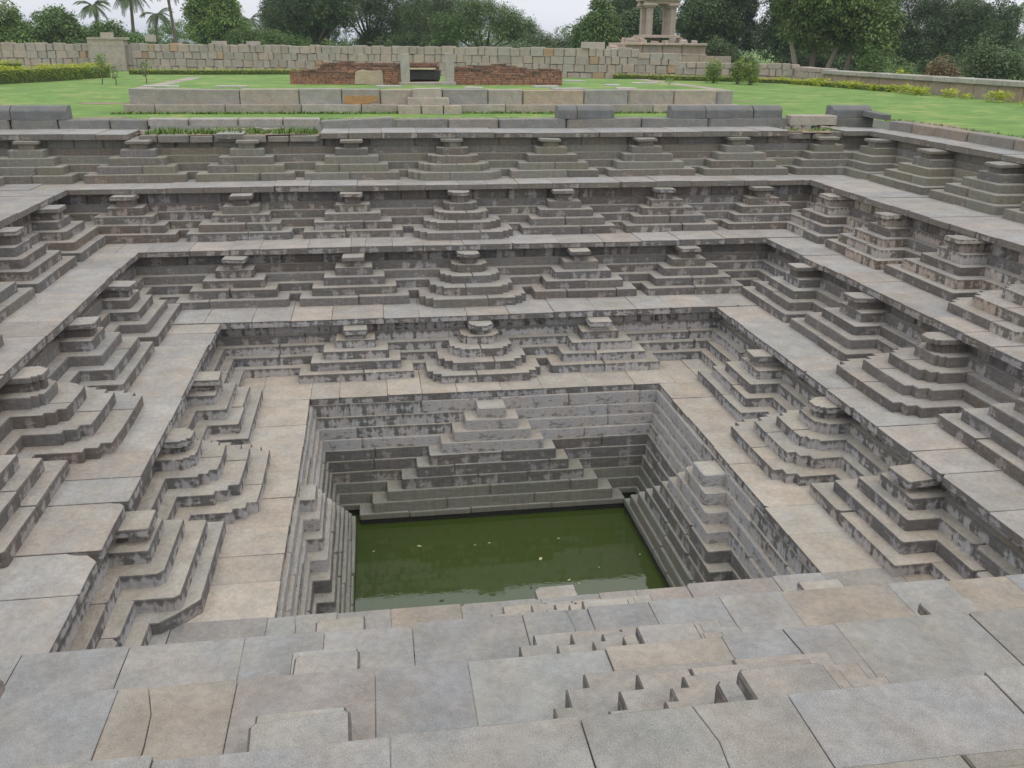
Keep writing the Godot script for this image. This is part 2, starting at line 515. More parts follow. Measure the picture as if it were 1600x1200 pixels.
# eight rows of weathered riser, each 8 m long: dark washed bands under the upper edge, lime and lichen runs below
func riser_image() -> Image:
	var w := 2048
	var h := 1024
	var fine := noise_bytes(w, h, 0.2, 31, 3)
	var mid := noise_bytes(w, h, 0.02, 33, 4)
	var out := PackedByteArray()
	out.resize(w * h * 3)
	var nz := FastNoiseLite.new()
	nz.fractal_octaves = 4
	var amount := [0.0, 0.10, 0.34, 0.45, 0.85, 0.72, 0.84, 1.0]      # share of pale stone left by the wash
	var band := [0.1, 0.25, 0.30, 0.30, 0.22, 0.34, 0.24, 0.10]
	var paleness := [0.26, 0.28, 0.30, 0.34, 0.42, 0.43, 0.45, 0.45]
	for row in 8:
		var edge_line := PackedFloat32Array()
		var here := PackedFloat32Array()
		var streak := PackedFloat32Array()
		var tint := PackedFloat32Array()
		for x in w:
			var ang := TAU * x / w
			var cx := cos(ang) * 330.0
			var cy := sin(ang) * 330.0
			nz.seed = 100 + row
			nz.frequency = 0.035
			edge_line.append(nz.get_noise_2d(cx, cy))
			nz.frequency = 0.012
			here.append(nz.get_noise_2d(cx + 900, cy))
			nz.frequency = 0.055
			streak.append(nz.get_noise_2d(cx, cy + 900))
			nz.frequency = 0.006
			tint.append(nz.get_noise_2d(cx - 900, cy))
		for y in 128:
			var v := y / 127.0
			for x in w:
				var i := (row * 128 + y) * w + x
				var a := (fine[i] - 128) / 128.0
				var b := (mid[i] - 128) / 128.0
				var dark: float = (0.19 if row < 2 else 0.155) + 0.018 * a + 0.042 * b + 0.03 * streak[x]
				var pale: float = paleness[row] + 0.03 * a + 0.07 * b + 0.04 * streak[x]
				var lim: float = band[row] + 0.34 * edge_line[x] + 0.12 * streak[x] + 0.08 * b
				var on := smoothstep(lim - 0.14, lim + 0.14, v) * smoothstep(-0.06, 0.26, here[x] * 1.1 + amount[row] - 0.5 + 0.35 * b)
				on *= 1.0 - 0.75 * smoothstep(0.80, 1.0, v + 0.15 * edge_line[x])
				on *= 1.0 - 0.3 * smoothstep(0.15, 0.45, -streak[x])
				if row == 7:
					# smooth washed face: dark lichen specks, thickest along the bed joint
					on = 1.0 - 0.85 * smoothstep(0.5, 0.95, 0.55 * v + 0.9 * b + 0.25 * a + 0.35 * here[x] + 0.12)
				if amount[row] < 0.1:
					on = amount[row] * 2.0 * on
					dark += 0.035
				var k := lerpf(dark, pale, clampf(on, 0.0, 1.0))
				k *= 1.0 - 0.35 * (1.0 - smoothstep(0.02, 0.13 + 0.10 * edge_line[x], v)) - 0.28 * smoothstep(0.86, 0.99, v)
				var t := tint[x] * 0.06 + 0.015
				var warm: float = (0.055 if row == 4 else 0.0) + t
				var mossy := 1.0 if row == 0 else 0.0
				var r := k * (1.0 + warm + (0.035 if row > 0 and row < 4 else 0.01))
				var g := k * (1.0 + (0.012 * mossy - 0.006 * (1.0 - mossy)))
				var bl := k * (1.0 - warm - ((0.07 * mossy + 0.025 * (1.0 - mossy)) if on < 0.3 else -0.02))
				out[i * 3] = clampi(int(255 * pow(clampf(r, 0, 1), 1.0 / 2.2)), 0, 255)
				out[i * 3 + 1] = clampi(int(255 * pow(clampf(g, 0, 1), 1.0 / 2.2)), 0, 255)
				out[i * 3 + 2] = clampi(int(255 * pow(clampf(bl, 0, 1), 1.0 / 2.2)), 0, 255)
	return Image.create_from_data(w, h, false, Image.FORMAT_RGB8, out)

func lawn_image() -> Image:
	var n := 1024
	var fine := noise_bytes(n, n, 0.3, 41, 3)
	var mid := noise_bytes(n, n, 0.03, 43, 4)
	var big := noise_bytes(n, n, 0.008, 47, 3)
	var out := PackedByteArray()
	out.resize(n * n * 3)
	for i in n * n:
		var a := (fine[i] - 128) / 128.0
		var b := (mid[i] - 128) / 128.0
		var c := (big[i] - 128) / 128.0
		var k := 1.0 + 0.20 * a + 0.30 * b + 0.28 * c
		var dry := clampf(1.2 * c + 1.0 * b - 0.18, 0.0, 0.5)
		out[i * 3] = clampi(int(255 * pow(clampf((0.158 + 0.15 * dry) * k, 0, 1), 1 / 2.2)), 0, 255)
		out[i * 3 + 1] = clampi(int(255 * pow(clampf((0.292 - 0.02 * dry) * k, 0, 1), 1 / 2.2)), 0, 255)
		out[i * 3 + 2] = clampi(int(255 * pow(clampf((0.056 + 0.05 * dry) * k, 0, 1), 1 / 2.2)), 0, 255)
	return Image.create_from_data(n, n, false, Image.FORMAT_RGB8, out)

func sky_image() -> Image:
	var w := 1024
	var h := 512
	var f := FastNoiseLite.new()
	f.seed = 77
	f.frequency = 0.9
	f.fractal_octaves = 5
	var im := Image.create(w, h, false, Image.FORMAT_RGBF)
	for y in h:
		var el := (0.5 - (y + 0.5) / h) * PI
		for x in w:
			var az := TAU * x / w
			var d := Vector3(cos(el) * cos(az), sin(el) * 2.4, cos(el) * sin(az))
			var nv := f.get_noise_3d(d.x * 2.0, d.y * 2.0, d.z * 2.0)
			var up := clampf(sin(el), 0.0, 1.0)
			var base := Color(0.86, 0.88, 0.94).lerp(Color(1.32, 1.30, 1.28), pow(up, 0.8))
			var k := 1.0 + 0.10 * nv
			var blue := clampf(-nv * 1.6 - 0.1, 0.0, 0.5)
			var c := Color(base.r * k * (1.0 - 0.22 * blue), base.g * k * (1.0 - 0.10 * blue), base.b * k)
			if el < 0.0:
				c = Color(0.22, 0.23, 0.20)
			im.set_pixel(x, y, c)
	return im

func plain(c: Color, rough_ := 0.9) -> StandardMaterial3D:
	var m := StandardMaterial3D.new()
	m.albedo_color = c.linear_to_srgb()
	m.roughness = rough_
	return m

func leafy(c: Color, glow := 0.25) -> StandardMaterial3D:
	var m := StandardMaterial3D.new()
	m.albedo_color = c.linear_to_srgb()
	m.vertex_color_use_as_albedo = true
	m.roughness = 0.6
	m.cull_mode = BaseMaterial3D.CULL_DISABLED
	m.backlight_enabled = true
	m.backlight = Color(c.r * glow, c.g * glow, c.b * glow * 0.5).linear_to_srgb()
	return m

# ---------------------------------------------------------------- plants
func leaf_clump(count: int, radius: float, size: float, narrow := 0.45, hang := 0.0) -> ArrayMesh:
	var b := Buf.new()
	for i in count:
		var d := Vector3(rng.randfn(), rng.randfn(), rng.randfn()).normalized()
		var p := d * radius * pow(rng.randf(), 0.5)
		var along := (d + Vector3(rng.randf_range(-0.7, 0.7), rng.randf_range(-0.5, 0.3) - hang, rng.randf_range(-0.7, 0.7))).normalized()
		var n := (d * 0.6 + Vector3.UP * 0.8 + Vector3(rng.randf_range(-0.5, 0.5), 0, rng.randf_range(-0.5, 0.5))).normalized()
		var s := along.cross(n).normalized()
		n = s.cross(along).normalized()
		var l := size * rng.randf_range(0.7, 1.3)
		var a := p - along * l * 0.5
		var e := p + along * l * 0.5 - n * l * 0.12
		var m1 := p + s * l * narrow * 0.5
		var m2 := p - s * l * narrow * 0.5
		var k := rng.randf_range(0.8, 1.2)
		var c := Color(k * rng.randf_range(0.9, 1.12), k, k * rng.randf_range(0.85, 1.1))
		b.tri(a, m1, e, n, c, c, c)
		b.tri(a, e, m2, n, c, c, c)
	var m := ArrayMesh.new()
	m.add_surface_from_arrays(Mesh.PRIMITIVE_TRIANGLES, b.arrays())
	return m

func tube(pts: Array, radii: Array, sides := 7) -> ArrayMesh:
	var b := Buf.new()
	var rings := []
	for i in pts.size():
		var d: Vector3 = (pts[mini(i + 1, pts.size() - 1)] - pts[maxi(i - 1, 0)]).normalized()
		var s := d.cross(Vector3(0.31, 0.2, 0.93)).normalized()
		var t := s.cross(d)
		var ring := []
		for k in sides:
			var an := TAU * k / sides
			ring.append([pts[i] + (s * cos(an) + t * sin(an)) * radii[i] * rng.randf_range(0.93, 1.07), s * cos(an) + t * sin(an)])
		rings.append(ring)
	for i in pts.size() - 1:
		for k in sides:
			var k2 := (k + 1) % sides
			var nn: Vector3 = (rings[i][k][1] + rings[i][k2][1]).normalized()
			b.quad(rings[i][k][0], rings[i][k2][0], rings[i + 1][k2][0], rings[i + 1][k][0], nn, Color.WHITE, Color.WHITE, Vector2(0, i), Vector2(0.2, i), Vector2(0.2, i + 1), Vector2(0, i + 1))
	var m := ArrayMesh.new()
	m.add_surface_from_arrays(Mesh.PRIMITIVE_TRIANGLES, b.arrays())
	return m

# lobes: arrays of [centre, radii]; clumps are strewn through their outer shells
func strew(lobes: Array, per_m2: float, tint := 0.12, low := -0.5) -> Array:
	var xf := []
	var cols := []
	for l in lobes:
		var r: Vector3 = l[1]
		var n := int(4.0 * PI * pow((pow(r.x * r.y, 1.6) + pow(r.x * r.z, 1.6) + pow(r.y * r.z, 1.6)) / 3.0, 0.625) * per_m2)
		var lobe_k := rng.randf_range(1.0 - tint, 1.0 + tint)
		for i in n:
			var d := Vector3(rng.randfn(), rng.randfn(), rng.randfn()).normalized()
			if d.y < low and rng.randf() < 0.7:
				continue
			var rad := 0.55 + 0.5 * pow(rng.randf(), 0.6)
			var s := rng.randf_range(0.65, 1.3)
			var ba := Basis.from_euler(Vector3(rng.randf_range(-0.5, 0.5), rng.randf() * TAU, rng.randf_range(-0.5, 0.5))).scaled(Vector3.ONE * s)
			xf.append(Transform3D(ba, l[0] + Vector3(d.x * r.x, d.y * r.y, d.z * r.z) * rad))
			var k := lobe_k * rng.randf_range(0.82, 1.18)
			cols.append(Color(k * rng.randf_range(0.92, 1.1), k, k * rng.randf_range(0.9, 1.1)))
	return [xf, cols]

func lobes_for(centre: Vector3, size: Vector3, n: int, part := 0.42) -> Array:
	var out := []
	for i in n:
		var d := Vector3(rng.randfn(), rng.randfn(), rng.randfn()).normalized() * pow(rng.randf(), 0.4)
		var r := part * rng.randf_range(0.7, 1.25)
		out.append([centre + Vector3(d.x * size.x, d.y * size.y, d.z * size.z) * (1.0 - part * 0.8), Vector3(size.x * r, size.y * r * rng.randf_range(0.8, 1.1), size.z * r)])
	return out

var clump_mesh := {}
var leaf_mats := {}
var bark: StandardMaterial3D

func tree(called: String, label: String, category: String, at: Vector3, lobes: Array, density: float, kind: String, col: String, trunk := 0.16, fork := 0.35, group := "") -> void:
	var t := thing(called, label, category, at, 0.0, group)
	var mid := Vector3.ZERO
	for l in lobes:
		mid += l[0]
	mid /= lobes.size()
	var top := Vector3(mid.x * 0.25, mid.y * fork, mid.z * 0.25)
	if trunk > 0.0:
		mesh_node("trunk", tube([Vector3(0, -0.1, 0), Vector3(top.x * 0.3 + 0.04, top.y * 0.5, top.z * 0.3), top], [trunk * 1.25, trunk, trunk * 0.8]), t, bark)
		for i in mini(lobes.size(), 9):
			var e: Vector3 = lobes[i][0]
			var b := top.lerp(e, 0.5) + Vector3(rng.randf_range(-0.2, 0.2), -0.15, rng.randf_range(-0.2, 0.2))
			mesh_node("limb", tube([top - Vector3(0, trunk, 0), b, e], [trunk * 0.6, trunk * 0.4, trunk * 0.15], 5), t, bark)
	var s := strew(lobes, density)
	multi("crown", clump_mesh[kind], leaf_mats[col], s[0], s[1], t).set_meta("kind", "stuff")

var frond_meshes := []
func make_fronds() -> void:
	for k in 3:
		var b := Buf.new()
		var len := 2.7
		var lift: float = [0.9, 0.35, -0.1][k]
		var droop: float = [1.5, 1.7, 1.6][k]
		var prev := Vector3.ZERO
		var steps := 22
		for i in range(1, steps + 1):
			var s := i / float(steps)
			var p := Vector3(len * s * (1.0 - 0.18 * s), lift * len * s * 0.8 - droop * s * s * 1.25, 0.12 * sin(s * 3.0))
			var along := (p - prev).normalized()
			var side := Vector3(0, 0, 1)
			var up := side.cross(along).normalized()
			if up.y < 0:
				up = -up
			b.quad(prev - side * 0.025, prev + side * 0.025, p + side * 0.02, p - side * 0.02, up, Color(0.9, 1.0, 0.7), Color(0.9, 1.0, 0.7), Vector2.ZERO, Vector2.ZERO, Vector2.ZERO, Vector2.ZERO)
			var ll := 0.72 * pow(sin(PI * clampf(s * 0.86 + 0.12, 0, 1)), 0.6)
			for sg in [-1.0, 1.0]:
				var q := p.lerp(prev, 0.5)
				var tip: Vector3 = q + side * sg * ll * 0.62 + along * ll * 0.5 - Vector3(0, ll * rng.randf_range(0.25, 0.55), 0)
				var c := Color(1, 1, 1) * rng.randf_range(0.8, 1.2)
				var w := along * 0.075
				b.tri(q - w, q + w, tip, up, c, c, c)
			prev = p
		var m := ArrayMesh.new()
		m.add_surface_from_arrays(Mesh.PRIMITIVE_TRIANGLES, b.arrays())
		frond_meshes.append(m)

func palm(label: String, at: Vector3, height: float, lean: Vector3, count := 20, size := 1.0, wind := 0.5) -> void:
	var t := thing("coconut_palm", label, "palm tree", at, 0.0, "coconut palms beyond the walls")
	var pts := []
	var rad := []
	for i in 6:
		var s := i / 5.0
		pts.append(lean * s * s + Vector3(0, height * s, 0))
		rad.append(lerpf(0.17, 0.10, s))
	mesh_node("trunk", tube(pts, rad, 8), t, bark)
	var head: Vector3 = pts[5]
	for i in count:
		var f: int = [0, 1, 1, 2][i % 4]
		var o := mesh_node("frond", frond_meshes[f], t, leaf_mats["palm"])
		var az := TAU * i * 0.381966 + rng.randf_range(-0.2, 0.2)
		o.position = head
		o.rotation = Vector3(0, az, 0)
		o.scale = Vector3.ONE * size * 0.78 * rng.randf_range(0.85, 1.1)
		o.rotation.z = rng.randf_range(-0.15, 0.2) + wind * 0.25 * cos(az)

func hedge(called: String, label: String, pts: Array, width: float, height: float, col: String, per_m := 110.0) -> void:
	var t := thing(called, label, "hedge", pts[0])
	var xf := []
	var cols := []
	for i in pts.size() - 1:
		var a: Vector3 = pts[i] - pts[0]
		var b: Vector3 = pts[i + 1] - pts[0]
		var along := (b - a).normalized()
		var side := along.cross(Vector3.UP)
		for k in int(a.distance_to(b) * per_m * (height + width)):
			var p := a.lerp(b, rng.randf())
			var w := rng.randf_range(-0.5, 0.5)
			var hh := pow(rng.randf(), 0.6)
			if rng.randf() < 0.5:
				w = 0.5 * signf(w)
			var top := height * (1.0 + 0.05 * sin(p.x * 3.1 + p.z * 2.3) + rng.randf_range(-0.05, 0.05))
			xf.append(Transform3D(Basis.from_euler(Vector3(rng.randf_range(-0.6, 0.6), rng.randf() * TAU, 0)).scaled(Vector3.ONE * rng.randf_range(0.4, 0.75)), p + side * w * width + Vector3(0, hh * top, 0)))
			# young shoots on top are yellower than the old leaves below
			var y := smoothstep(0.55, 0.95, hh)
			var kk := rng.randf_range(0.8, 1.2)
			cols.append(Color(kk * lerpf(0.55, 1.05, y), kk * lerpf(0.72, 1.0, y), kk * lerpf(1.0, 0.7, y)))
	multi("foliage", clump_mesh["small"], leaf_mats[col], xf, cols, t).set_meta("kind", "stuff")
	var core := BoxMesh.new()
	for i in pts.size() - 1:
		var a: Vector3 = pts[i] - pts[0]
		var b: Vector3 = pts[i + 1] - pts[0]
		core = BoxMesh.new()
		core.size = Vector3(width * 0.7, height * 0.8, a.distance_to(b))
		var o := mesh_node("twigs", core, t, leaf_mats["twig"])
		o.position = (a + b) / 2 + Vector3(0, height * 0.4, 0)
		o.rotation.y = atan2(b.x - a.x, b.z - a.z)

# ---------------------------------------------------------------- masonry above ground
func wall_colour() -> Color:
	var r := rng.randf()
	if r < 0.06: return vary(Color(0.47, 0.325, 0.22), 0.10)
	if r < 0.42: return vary(Color(0.475, 0.395, 0.345), 0.06)
	if r < 0.8: return vary(Color(0.45, 0.395, 0.35), 0.06)
	return vary(Color(0.41, 0.365, 0.32), 0.08)

func rubble_wall(called: String, label: String, a: Vector3, b: Vector3, heights: Array, thick := 0.7, least := 0.34, most := 0.85) -> void:
	# courses of squared but uneven stones; every stone is set proud of, or behind, its neighbour
	var t := thing(called, label, "wall", a, atan2(-(b - a).z, (b - a).x))
	var len := Vector2(b.x - a.x, b.z - a.z).length()
	var y := -0.15
	for ci in heights.size():
		var hh: float = heights[ci]
		var c := cuts(rng.randf_range(-0.2, 0.0), len, least, most)
		for j in c.size() - 1:
			var x0: float = c[j] + 0.012
			var x1: float = c[j + 1] - 0.012
			var dy := rng.randf_range(-0.03, 0.03)
			var top := y + hh + dy - 0.014
			if ci == heights.size() - 1:
				top = y + hh * rng.randf_range(0.88, 1.1)
			var front := thick / 2 + rng.randf_range(-0.03, 0.03)
			var m := prism(rough((x0 - x1) / 2, (x1 - x0) / 2, -thick / 2, front, 0.035, 0.012, 0.5, 0.3), y + dy if ci > 0 else y, top, wall_colour(), wall_colour(), 0, 0.03, false, Vector2.ZERO, true)
			var o := mesh_node("wall_stone", m, t)
			o.position = Vector3((x0 + x1) / 2, 0, 0)
			o.rotation.z = rng.randf_range(-0.012, 0.012)
		y += hh
	var core := BoxMesh.new()
	core.size = Vector3(len - 0.1, y - 0.1, thick - 0.16)
	var o := mesh_node("mortar_core", core, t, plain(Color(0.13, 0.115, 0.095)))
	o.position = Vector3(len / 2, y / 2 - 0.1, 0)

func brick_wall(parent: Node, x0: float, x1: float, base: float, z: float, profile: Array, thick := 0.45) -> void:
	# old brick, one real brick after another, following a ruined top line (profile: fractions of the length, heights)
	var all := []
	var cols := []
	var cube := prism(rough(-0.5, 0.5, -0.5, 0.5, 0.07, 0.0, 2.0, 0.0), -0.5, 0.5, Color.WHITE, Color.WHITE, 0, 0.05, false, Vector2.ZERO, true)
	var row := 0
	var y := base
	while row < 14:
		var x := x0 - (0.12 if row % 2 else 0.0)
		while x < x1:
			var l := rng.randf_range(0.2, 0.27)
			var mid := clampf((x + l / 2 - x0) / (x1 - x0), 0, 1)
			var h := 0.0
			for k in profile.size() - 1:
				if mid >= profile[k][0] and mid <= profile[k + 1][0]:
					h = lerpf(profile[k][1], profile[k + 1][1], (mid - profile[k][0]) / maxf(0.001, profile[k + 1][0] - profile[k][0]))
			h += rng.randf_range(-0.04, 0.03)
			if y + 0.03 - base < h:
				var xa := maxf(x, x0)
				var xb := minf(x + l - 0.012, x1)
				if xb - xa > 0.04:
					for dz in [0.0, -thick + 0.12]:
						all.append(Transform3D(Basis().scaled(Vector3(xb - xa, 0.05, 0.13)), Vector3((xa + xb) / 2, y + 0.028, z + dz + rng.randf_range(-0.012, 0.012))))
						var soot := smoothstep(h - 0.34, h - 0.04, y - base) * rng.randf_range(0.3, 1.0)
						var c := vary(Color(0.40, 0.215, 0.15), 0.2, 0.07).lerp(Color(0.085, 0.072, 0.055), soot * 0.9)
						cols.append(c)
			x += l
		y += 0.058
		row += 1
	var o := multi("brickwork", cube, rock_mat, all, cols, parent)
	o.set_meta("kind", "stuff")
	for k in profile.size() - 1:
		var lo := minf(profile[k][1], profile[k + 1][1]) - 0.05
		if lo < 0.08:
			continue
		var box := BoxMesh.new()
		var a: float = lerpf(x0, x1, profile[k][0])
		var b: float = lerpf(x0, x1, profile[k + 1][0])
		box.size = Vector3(b - a - 0.02, lo, thick - 0.1)
		var m := mesh_node("mortar_core", box, parent, plain(Color(0.20, 0.15, 0.11)))
		m.position = Vector3((a + b) / 2, base + lo / 2, z - thick / 2 + 0.05)

func flat_patch(called: String, label: String, at: Vector3, rx: float, rz: float, mat: Material) -> void:
	var b := Buf.new()
	var n := 26
	var ring := []
	for i in n:
		var an := TAU * i / n
		var k := rng.randf_range(0.65, 1.15)
		ring.append(Vector3(cos(an) * rx * k, 0, sin(an) * rz * k))
	for i in n:
		b.tri(Vector3.ZERO, ring[i], ring[(i + 1) % n], Vector3.UP, Color.WHITE, Color.WHITE, Color.WHITE)
	var m := ArrayMesh.new()
	m.add_surface_from_arrays(Mesh.PRIMITIVE_TRIANGLES, b.arrays())
	var o := MeshInstance3D.new()
	o.mesh = m
	o.material_override = mat
	o.position = at
	put(o, called)
	tag(o, label, "bare earth")
	o.set_meta("kind", "structure")

# ================================================================ the scene
func _ready() -> void:
	rng.seed = 20240611
	var cam := Camera3D.new()
	cam.name = "camera"
	cam.transform = Transform3D(Basis(Vector3(0.988664, 0.008969, 0.149878), Vector3(0.044383, 0.936150, -0.348787), Vector3(-0.143437, 0.351485, 0.925140)).orthonormalized(), Vector3(-1.9972, 2.0327, 12.2886))
	cam.fov = 46.0646
	cam.near = 0.05
	cam.far = 1500.0
	add_child(cam)
	cam.make_current()

	var env := Environment.new()
	env.background_mode = Environment.BG_SKY
	var pano := PanoramaSkyMaterial.new()
	pano.panorama = ImageTexture.create_from_image(sky_image())
	var sky := Sky.new()
	sky.sky_material = pano
	env.sky = sky
	env.tonemap_mode = Environment.TONE_MAPPER_LINEAR
	env.tonemap_exposure = 0.95
	env.sdfgi_enabled = true
	env.ssao_enabled = true
	env.ssil_enabled = true
	env.fog_enabled = true
	env.fog_density = 0.0005
	env.fog_light_color = Color(0.80, 0.84, 0.92)
	var we := WorldEnvironment.new()
	we.name = "world_environment"
	we.environment = env
	add_child(we)

	var sun := DirectionalLight3D.new()
	sun.name = "sun"
	sun.light_energy = 0.16
	sun.light_angular_distance = 25.0
	sun.light_color = Color(1.0, 0.97, 0.92)
	sun.shadow_enabled = true
	sun.rotation_degrees = Vector3(-62, 28, 0)
	add_child(sun)

	# ---- materials
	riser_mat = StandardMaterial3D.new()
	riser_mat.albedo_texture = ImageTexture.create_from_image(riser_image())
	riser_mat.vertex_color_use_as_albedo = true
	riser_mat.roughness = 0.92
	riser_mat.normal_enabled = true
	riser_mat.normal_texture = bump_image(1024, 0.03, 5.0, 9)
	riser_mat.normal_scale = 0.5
	var granite := ImageTexture.create_from_image(granite_image())
	var relief := bump_image(1024, 0.02, 6.0, 17)
	top_mat = StandardMaterial3D.new()
	top_mat.albedo_texture = granite
	top_mat.albedo_color = Color(1.18, 1.18, 1.18)
	top_mat.vertex_color_use_as_albedo = true
	top_mat.roughness = 0.88
	top_mat.uv1_triplanar = true
	top_mat.uv1_world_triplanar = true
	top_mat.uv1_scale = Vector3.ONE * 0.31
	top_mat.normal_enabled = true
	top_mat.normal_texture = relief
	top_mat.normal_scale = 1.0
	rock_mat = top_mat.duplicate()
	rock_mat.uv1_scale = Vector3.ONE * 0.43
	rock_mat.normal_scale = 0.8

	var lawn_mat := StandardMaterial3D.new()
	lawn_mat.albedo_texture = ImageTexture.create_from_image(lawn_image())
	lawn_mat.roughness = 0.95
	lawn_mat.uv1_triplanar = true
	lawn_mat.uv1_world_triplanar = true
	lawn_mat.uv1_scale = Vector3.ONE * 0.045
	var earth_mat := StandardMaterial3D.new()
	earth_mat.albedo_texture = granite
	earth_mat.albedo_color = Color(0.47, 0.37, 0.26).linear_to_srgb()
	earth_mat.roughness = 1.0
	earth_mat.uv1_triplanar = true
	earth_mat.uv1_world_triplanar = true
	earth_mat.uv1_scale = Vector3.ONE * 0.8
	var dark_earth := plain(Color(0.11, 0.10, 0.085), 1.0)
	bark = plain(Color(0.17, 0.14, 0.11), 0.95)

	# ---- the ground with its pit
	var lawn := MeshInstance3D.new()
	var gb := Buf.new()
	var gx := [-700.0, -120.0, -11.0 - 1.1, 11.0 + 1.1, 120.0, 700.0]
	var gz := [-900.0, -120.0, -12.25, 11.95, 60.0, 500.0]
	for i in 5:
		for j in 5:
			if i == 2 and j == 2:
				continue
			gb.quad(Vector3(gx[i], GRASS, gz[j]), Vector3(gx[i + 1], GRASS, gz[j]), Vector3(gx[i + 1], GRASS, gz[j + 1]), Vector3(gx[i], GRASS, gz[j + 1]), Vector3.UP, Color.WHITE, Color.WHITE, Vector2.ZERO, Vector2.ZERO, Vector2.ZERO, Vector2.ZERO)
	var gm := ArrayMesh.new()
	gm.add_surface_from_arrays(Mesh.PRIMITIVE_TRIANGLES, gb.arrays())
	lawn.mesh = gm
	lawn.material_override = lawn_mat
	put(lawn, "lawn")
	tag(lawn, "wide mown green lawn around the sunken tank", "lawn")
	lawn.set_meta("kind", "structure")

	# packed earth behind and under the masonry, ring inside ring
	var pit := struct("earth_bank", "packed dark earth behind and under the stones of the tank", "earth")
	for level in 5:
		var y1: float = -DEPTH[level] - COPING - 0.012
		var outer := 13.4 + 0.05 * level
		for side in 4:
			var e: float = edge(side, level) + 0.9
			var o: float = (13.2 if level == 0 else edge(side, level - 1) + 0.9 - 0.004)
			if level == 0:
				o = edge(side, 0) + [1.3, 0.75, 1.0, 0.75][side] + 0.36
			var half: float = (across(side, maxi(level - 1, 0)) + 0.89) if side % 2 == 0 else across(side, level) + 0.9
			if level == 0 and side % 2 == 0:
				half = HALF_X[0] + 1.1
			var bx := BoxMesh.new()
			bx.size = Vector3(half * 2, 8.0 + y1, o - e)
			var m := mesh_node("earth_fill", bx, pit, dark_earth)
			m.rotation.y = facing(side)
			m.position = outward(side) * (e + o) / 2 + Vector3(0, (y1 - 8.0) / 2, 0)

	# ---- terraces, course walls, pyramids
	for level in 5:
		paving(level)
	for level in 4:
		for side in 4:
			course_wall(side, level)
			for k in range(-(4 - level), 5 - level):
				pyramid(side, level, k)
	for side in 4:
		well(side)

	# ---- the water
	var water_mat := StandardMaterial3D.new()
	water_mat.albedo_color = Color(0.047, 0.073, 0.013).linear_to_srgb()
	water_mat.roughness = 0.04
	water_mat.metallic_specular = 1.0
	water_mat.normal_enabled = true
	water_mat.normal_texture = bump_image(512, 0.012, 3.0, 71)
	water_mat.normal_scale = 0.07
	water_mat.uv1_triplanar = true
	water_mat.uv1_world_triplanar = true
	water_mat.uv1_scale = Vector3.ONE * 0.5
	var wp := PlaneMesh.new()
	wp.size = Vector2(6.9, 7.0)
	var water := mesh_node("water", wp, null, water_mat)
	water.position = Vector3(0, WATER, 0)
	tag(water, "still murky green water at the bottom of the well", "water")
	water.set_meta("kind", "structure")
	var leaf_spots := [[-1.46, -1.6, 0.05, 0], [-0.49, -1.51, 0.02, 1], [-0.23, -1.54, 0.025, 1], [0.57, -0.9, 0.055, 1], [0.92, -0.19, 0.04, 0], [1.06, -0.07, 0.025, 1], [-1.2, 0.11, 0.05, 2], [-0.38, 0.05, 0.07, 2], [0.26, -0.05, 0.035, 2], [-2.25, -1.53, 0.025, 1], [-0.48, -1.31, 0.05, 2], [1.82, -1.15, 0.045, 2], [1.01, -1.53, 0.03, 0], [2.3, -0.81, 0.02, 1], [0.23, -0.48, 0.03, 2], [-1.0, -0.6, 0.03, 2], [1.5, -0.5, 0.02, 0]]
	for i in leaf_spots.size():
		var s: Array = leaf_spots[i].duplicate()
		s[2] *= 0.62
		var c: Color = [Color(0.40, 0.42, 0.22), Color(0.52, 0.52, 0.27), Color(0.06, 0.07, 0.025)][s[3]]
		var kind: String = ["dull green", "pale yellow", "dark brown"][s[3]]
		var pl := rough(-s[2] * 1.2, s[2] * 1.2, -s[2] * 0.7, s[2] * 0.7, s[2] * 0.5, 0.004, 0.03, 0.0)
		var o := mesh_node("floating_leaf", prism(pl, -0.004, 0.004, c, c, 0, 0.002, false, Vector2.ZERO, true), null, plain(c))
		o.position = Vector3(s[0], WATER + 0.003, s[1])
		o.rotation.y = rng.randf() * TAU
		tag(o, "small %s leaf afloat on the green water" % kind, "leaf", "%s leaves afloat on the water" % kind)

	# ---- the rim: parapet stones, bench stones, rubble
	var kerb := thing("parapet", "low row of dark and pale kerb stones behind the far rim coping", "parapet", Vector3(0, 0, -11.93))
	var dark := Color(0.25, 0.245, 0.225)
	var light := Color(0.42, 0.40, 0.37)
	var kx := [-12.0, -10.6, -9.5, -8.3, -7.42, -6.45, -5.25, -4.15, -3.22, -1.35, 0.02, 1.35, 3.15, 5.2, 7.05, 9.42]
	for j in kx.size() - 1:
		var pale: bool = j >= 4 and j <= 7
		var o := rock(kerb, "kerb_stone", Vector3((kx[j] + kx[j + 1]) / 2, 0.075 if pale else -0.02, -0.2), Vector3(kx[j + 1] - kx[j] - 0.03, 0.17 if pale else 0.245, 0.4), vary(light if pale else (dark if rng.randf() < 0.7 else Color(0.29, 0.27, 0.235)), 0.1), Vector3(0, rng.randf_range(-0.015, 0.015), rng.randf_range(-0.018, 0.018)), 0.025)
		if j == 8 or j == 9 or j == 12:
			o.rotation.z += 0.022
	var kr := thing("parapet", "low row of weathered kerb stones beside the right rim coping", "parapet", Vector3(11.75, 0, 0), -PI / 2)
	var ky := cuts(-11.0, 11.6, 0.9, 1.7)
	for j in ky.size() - 1:
		rock(kr, "kerb_stone", Vector3((ky[j] + ky[j + 1]) / 2, -0.02, -0.19), Vector3(ky[j + 1] - ky[j] - 0.03, 0.25, 0.38), vary(dark.lerp(Color(0.34, 0.29, 0.23), rng.randf()), 0.1), Vector3(0, rng.randf_range(-0.02, 0.02), 0), 0.025)
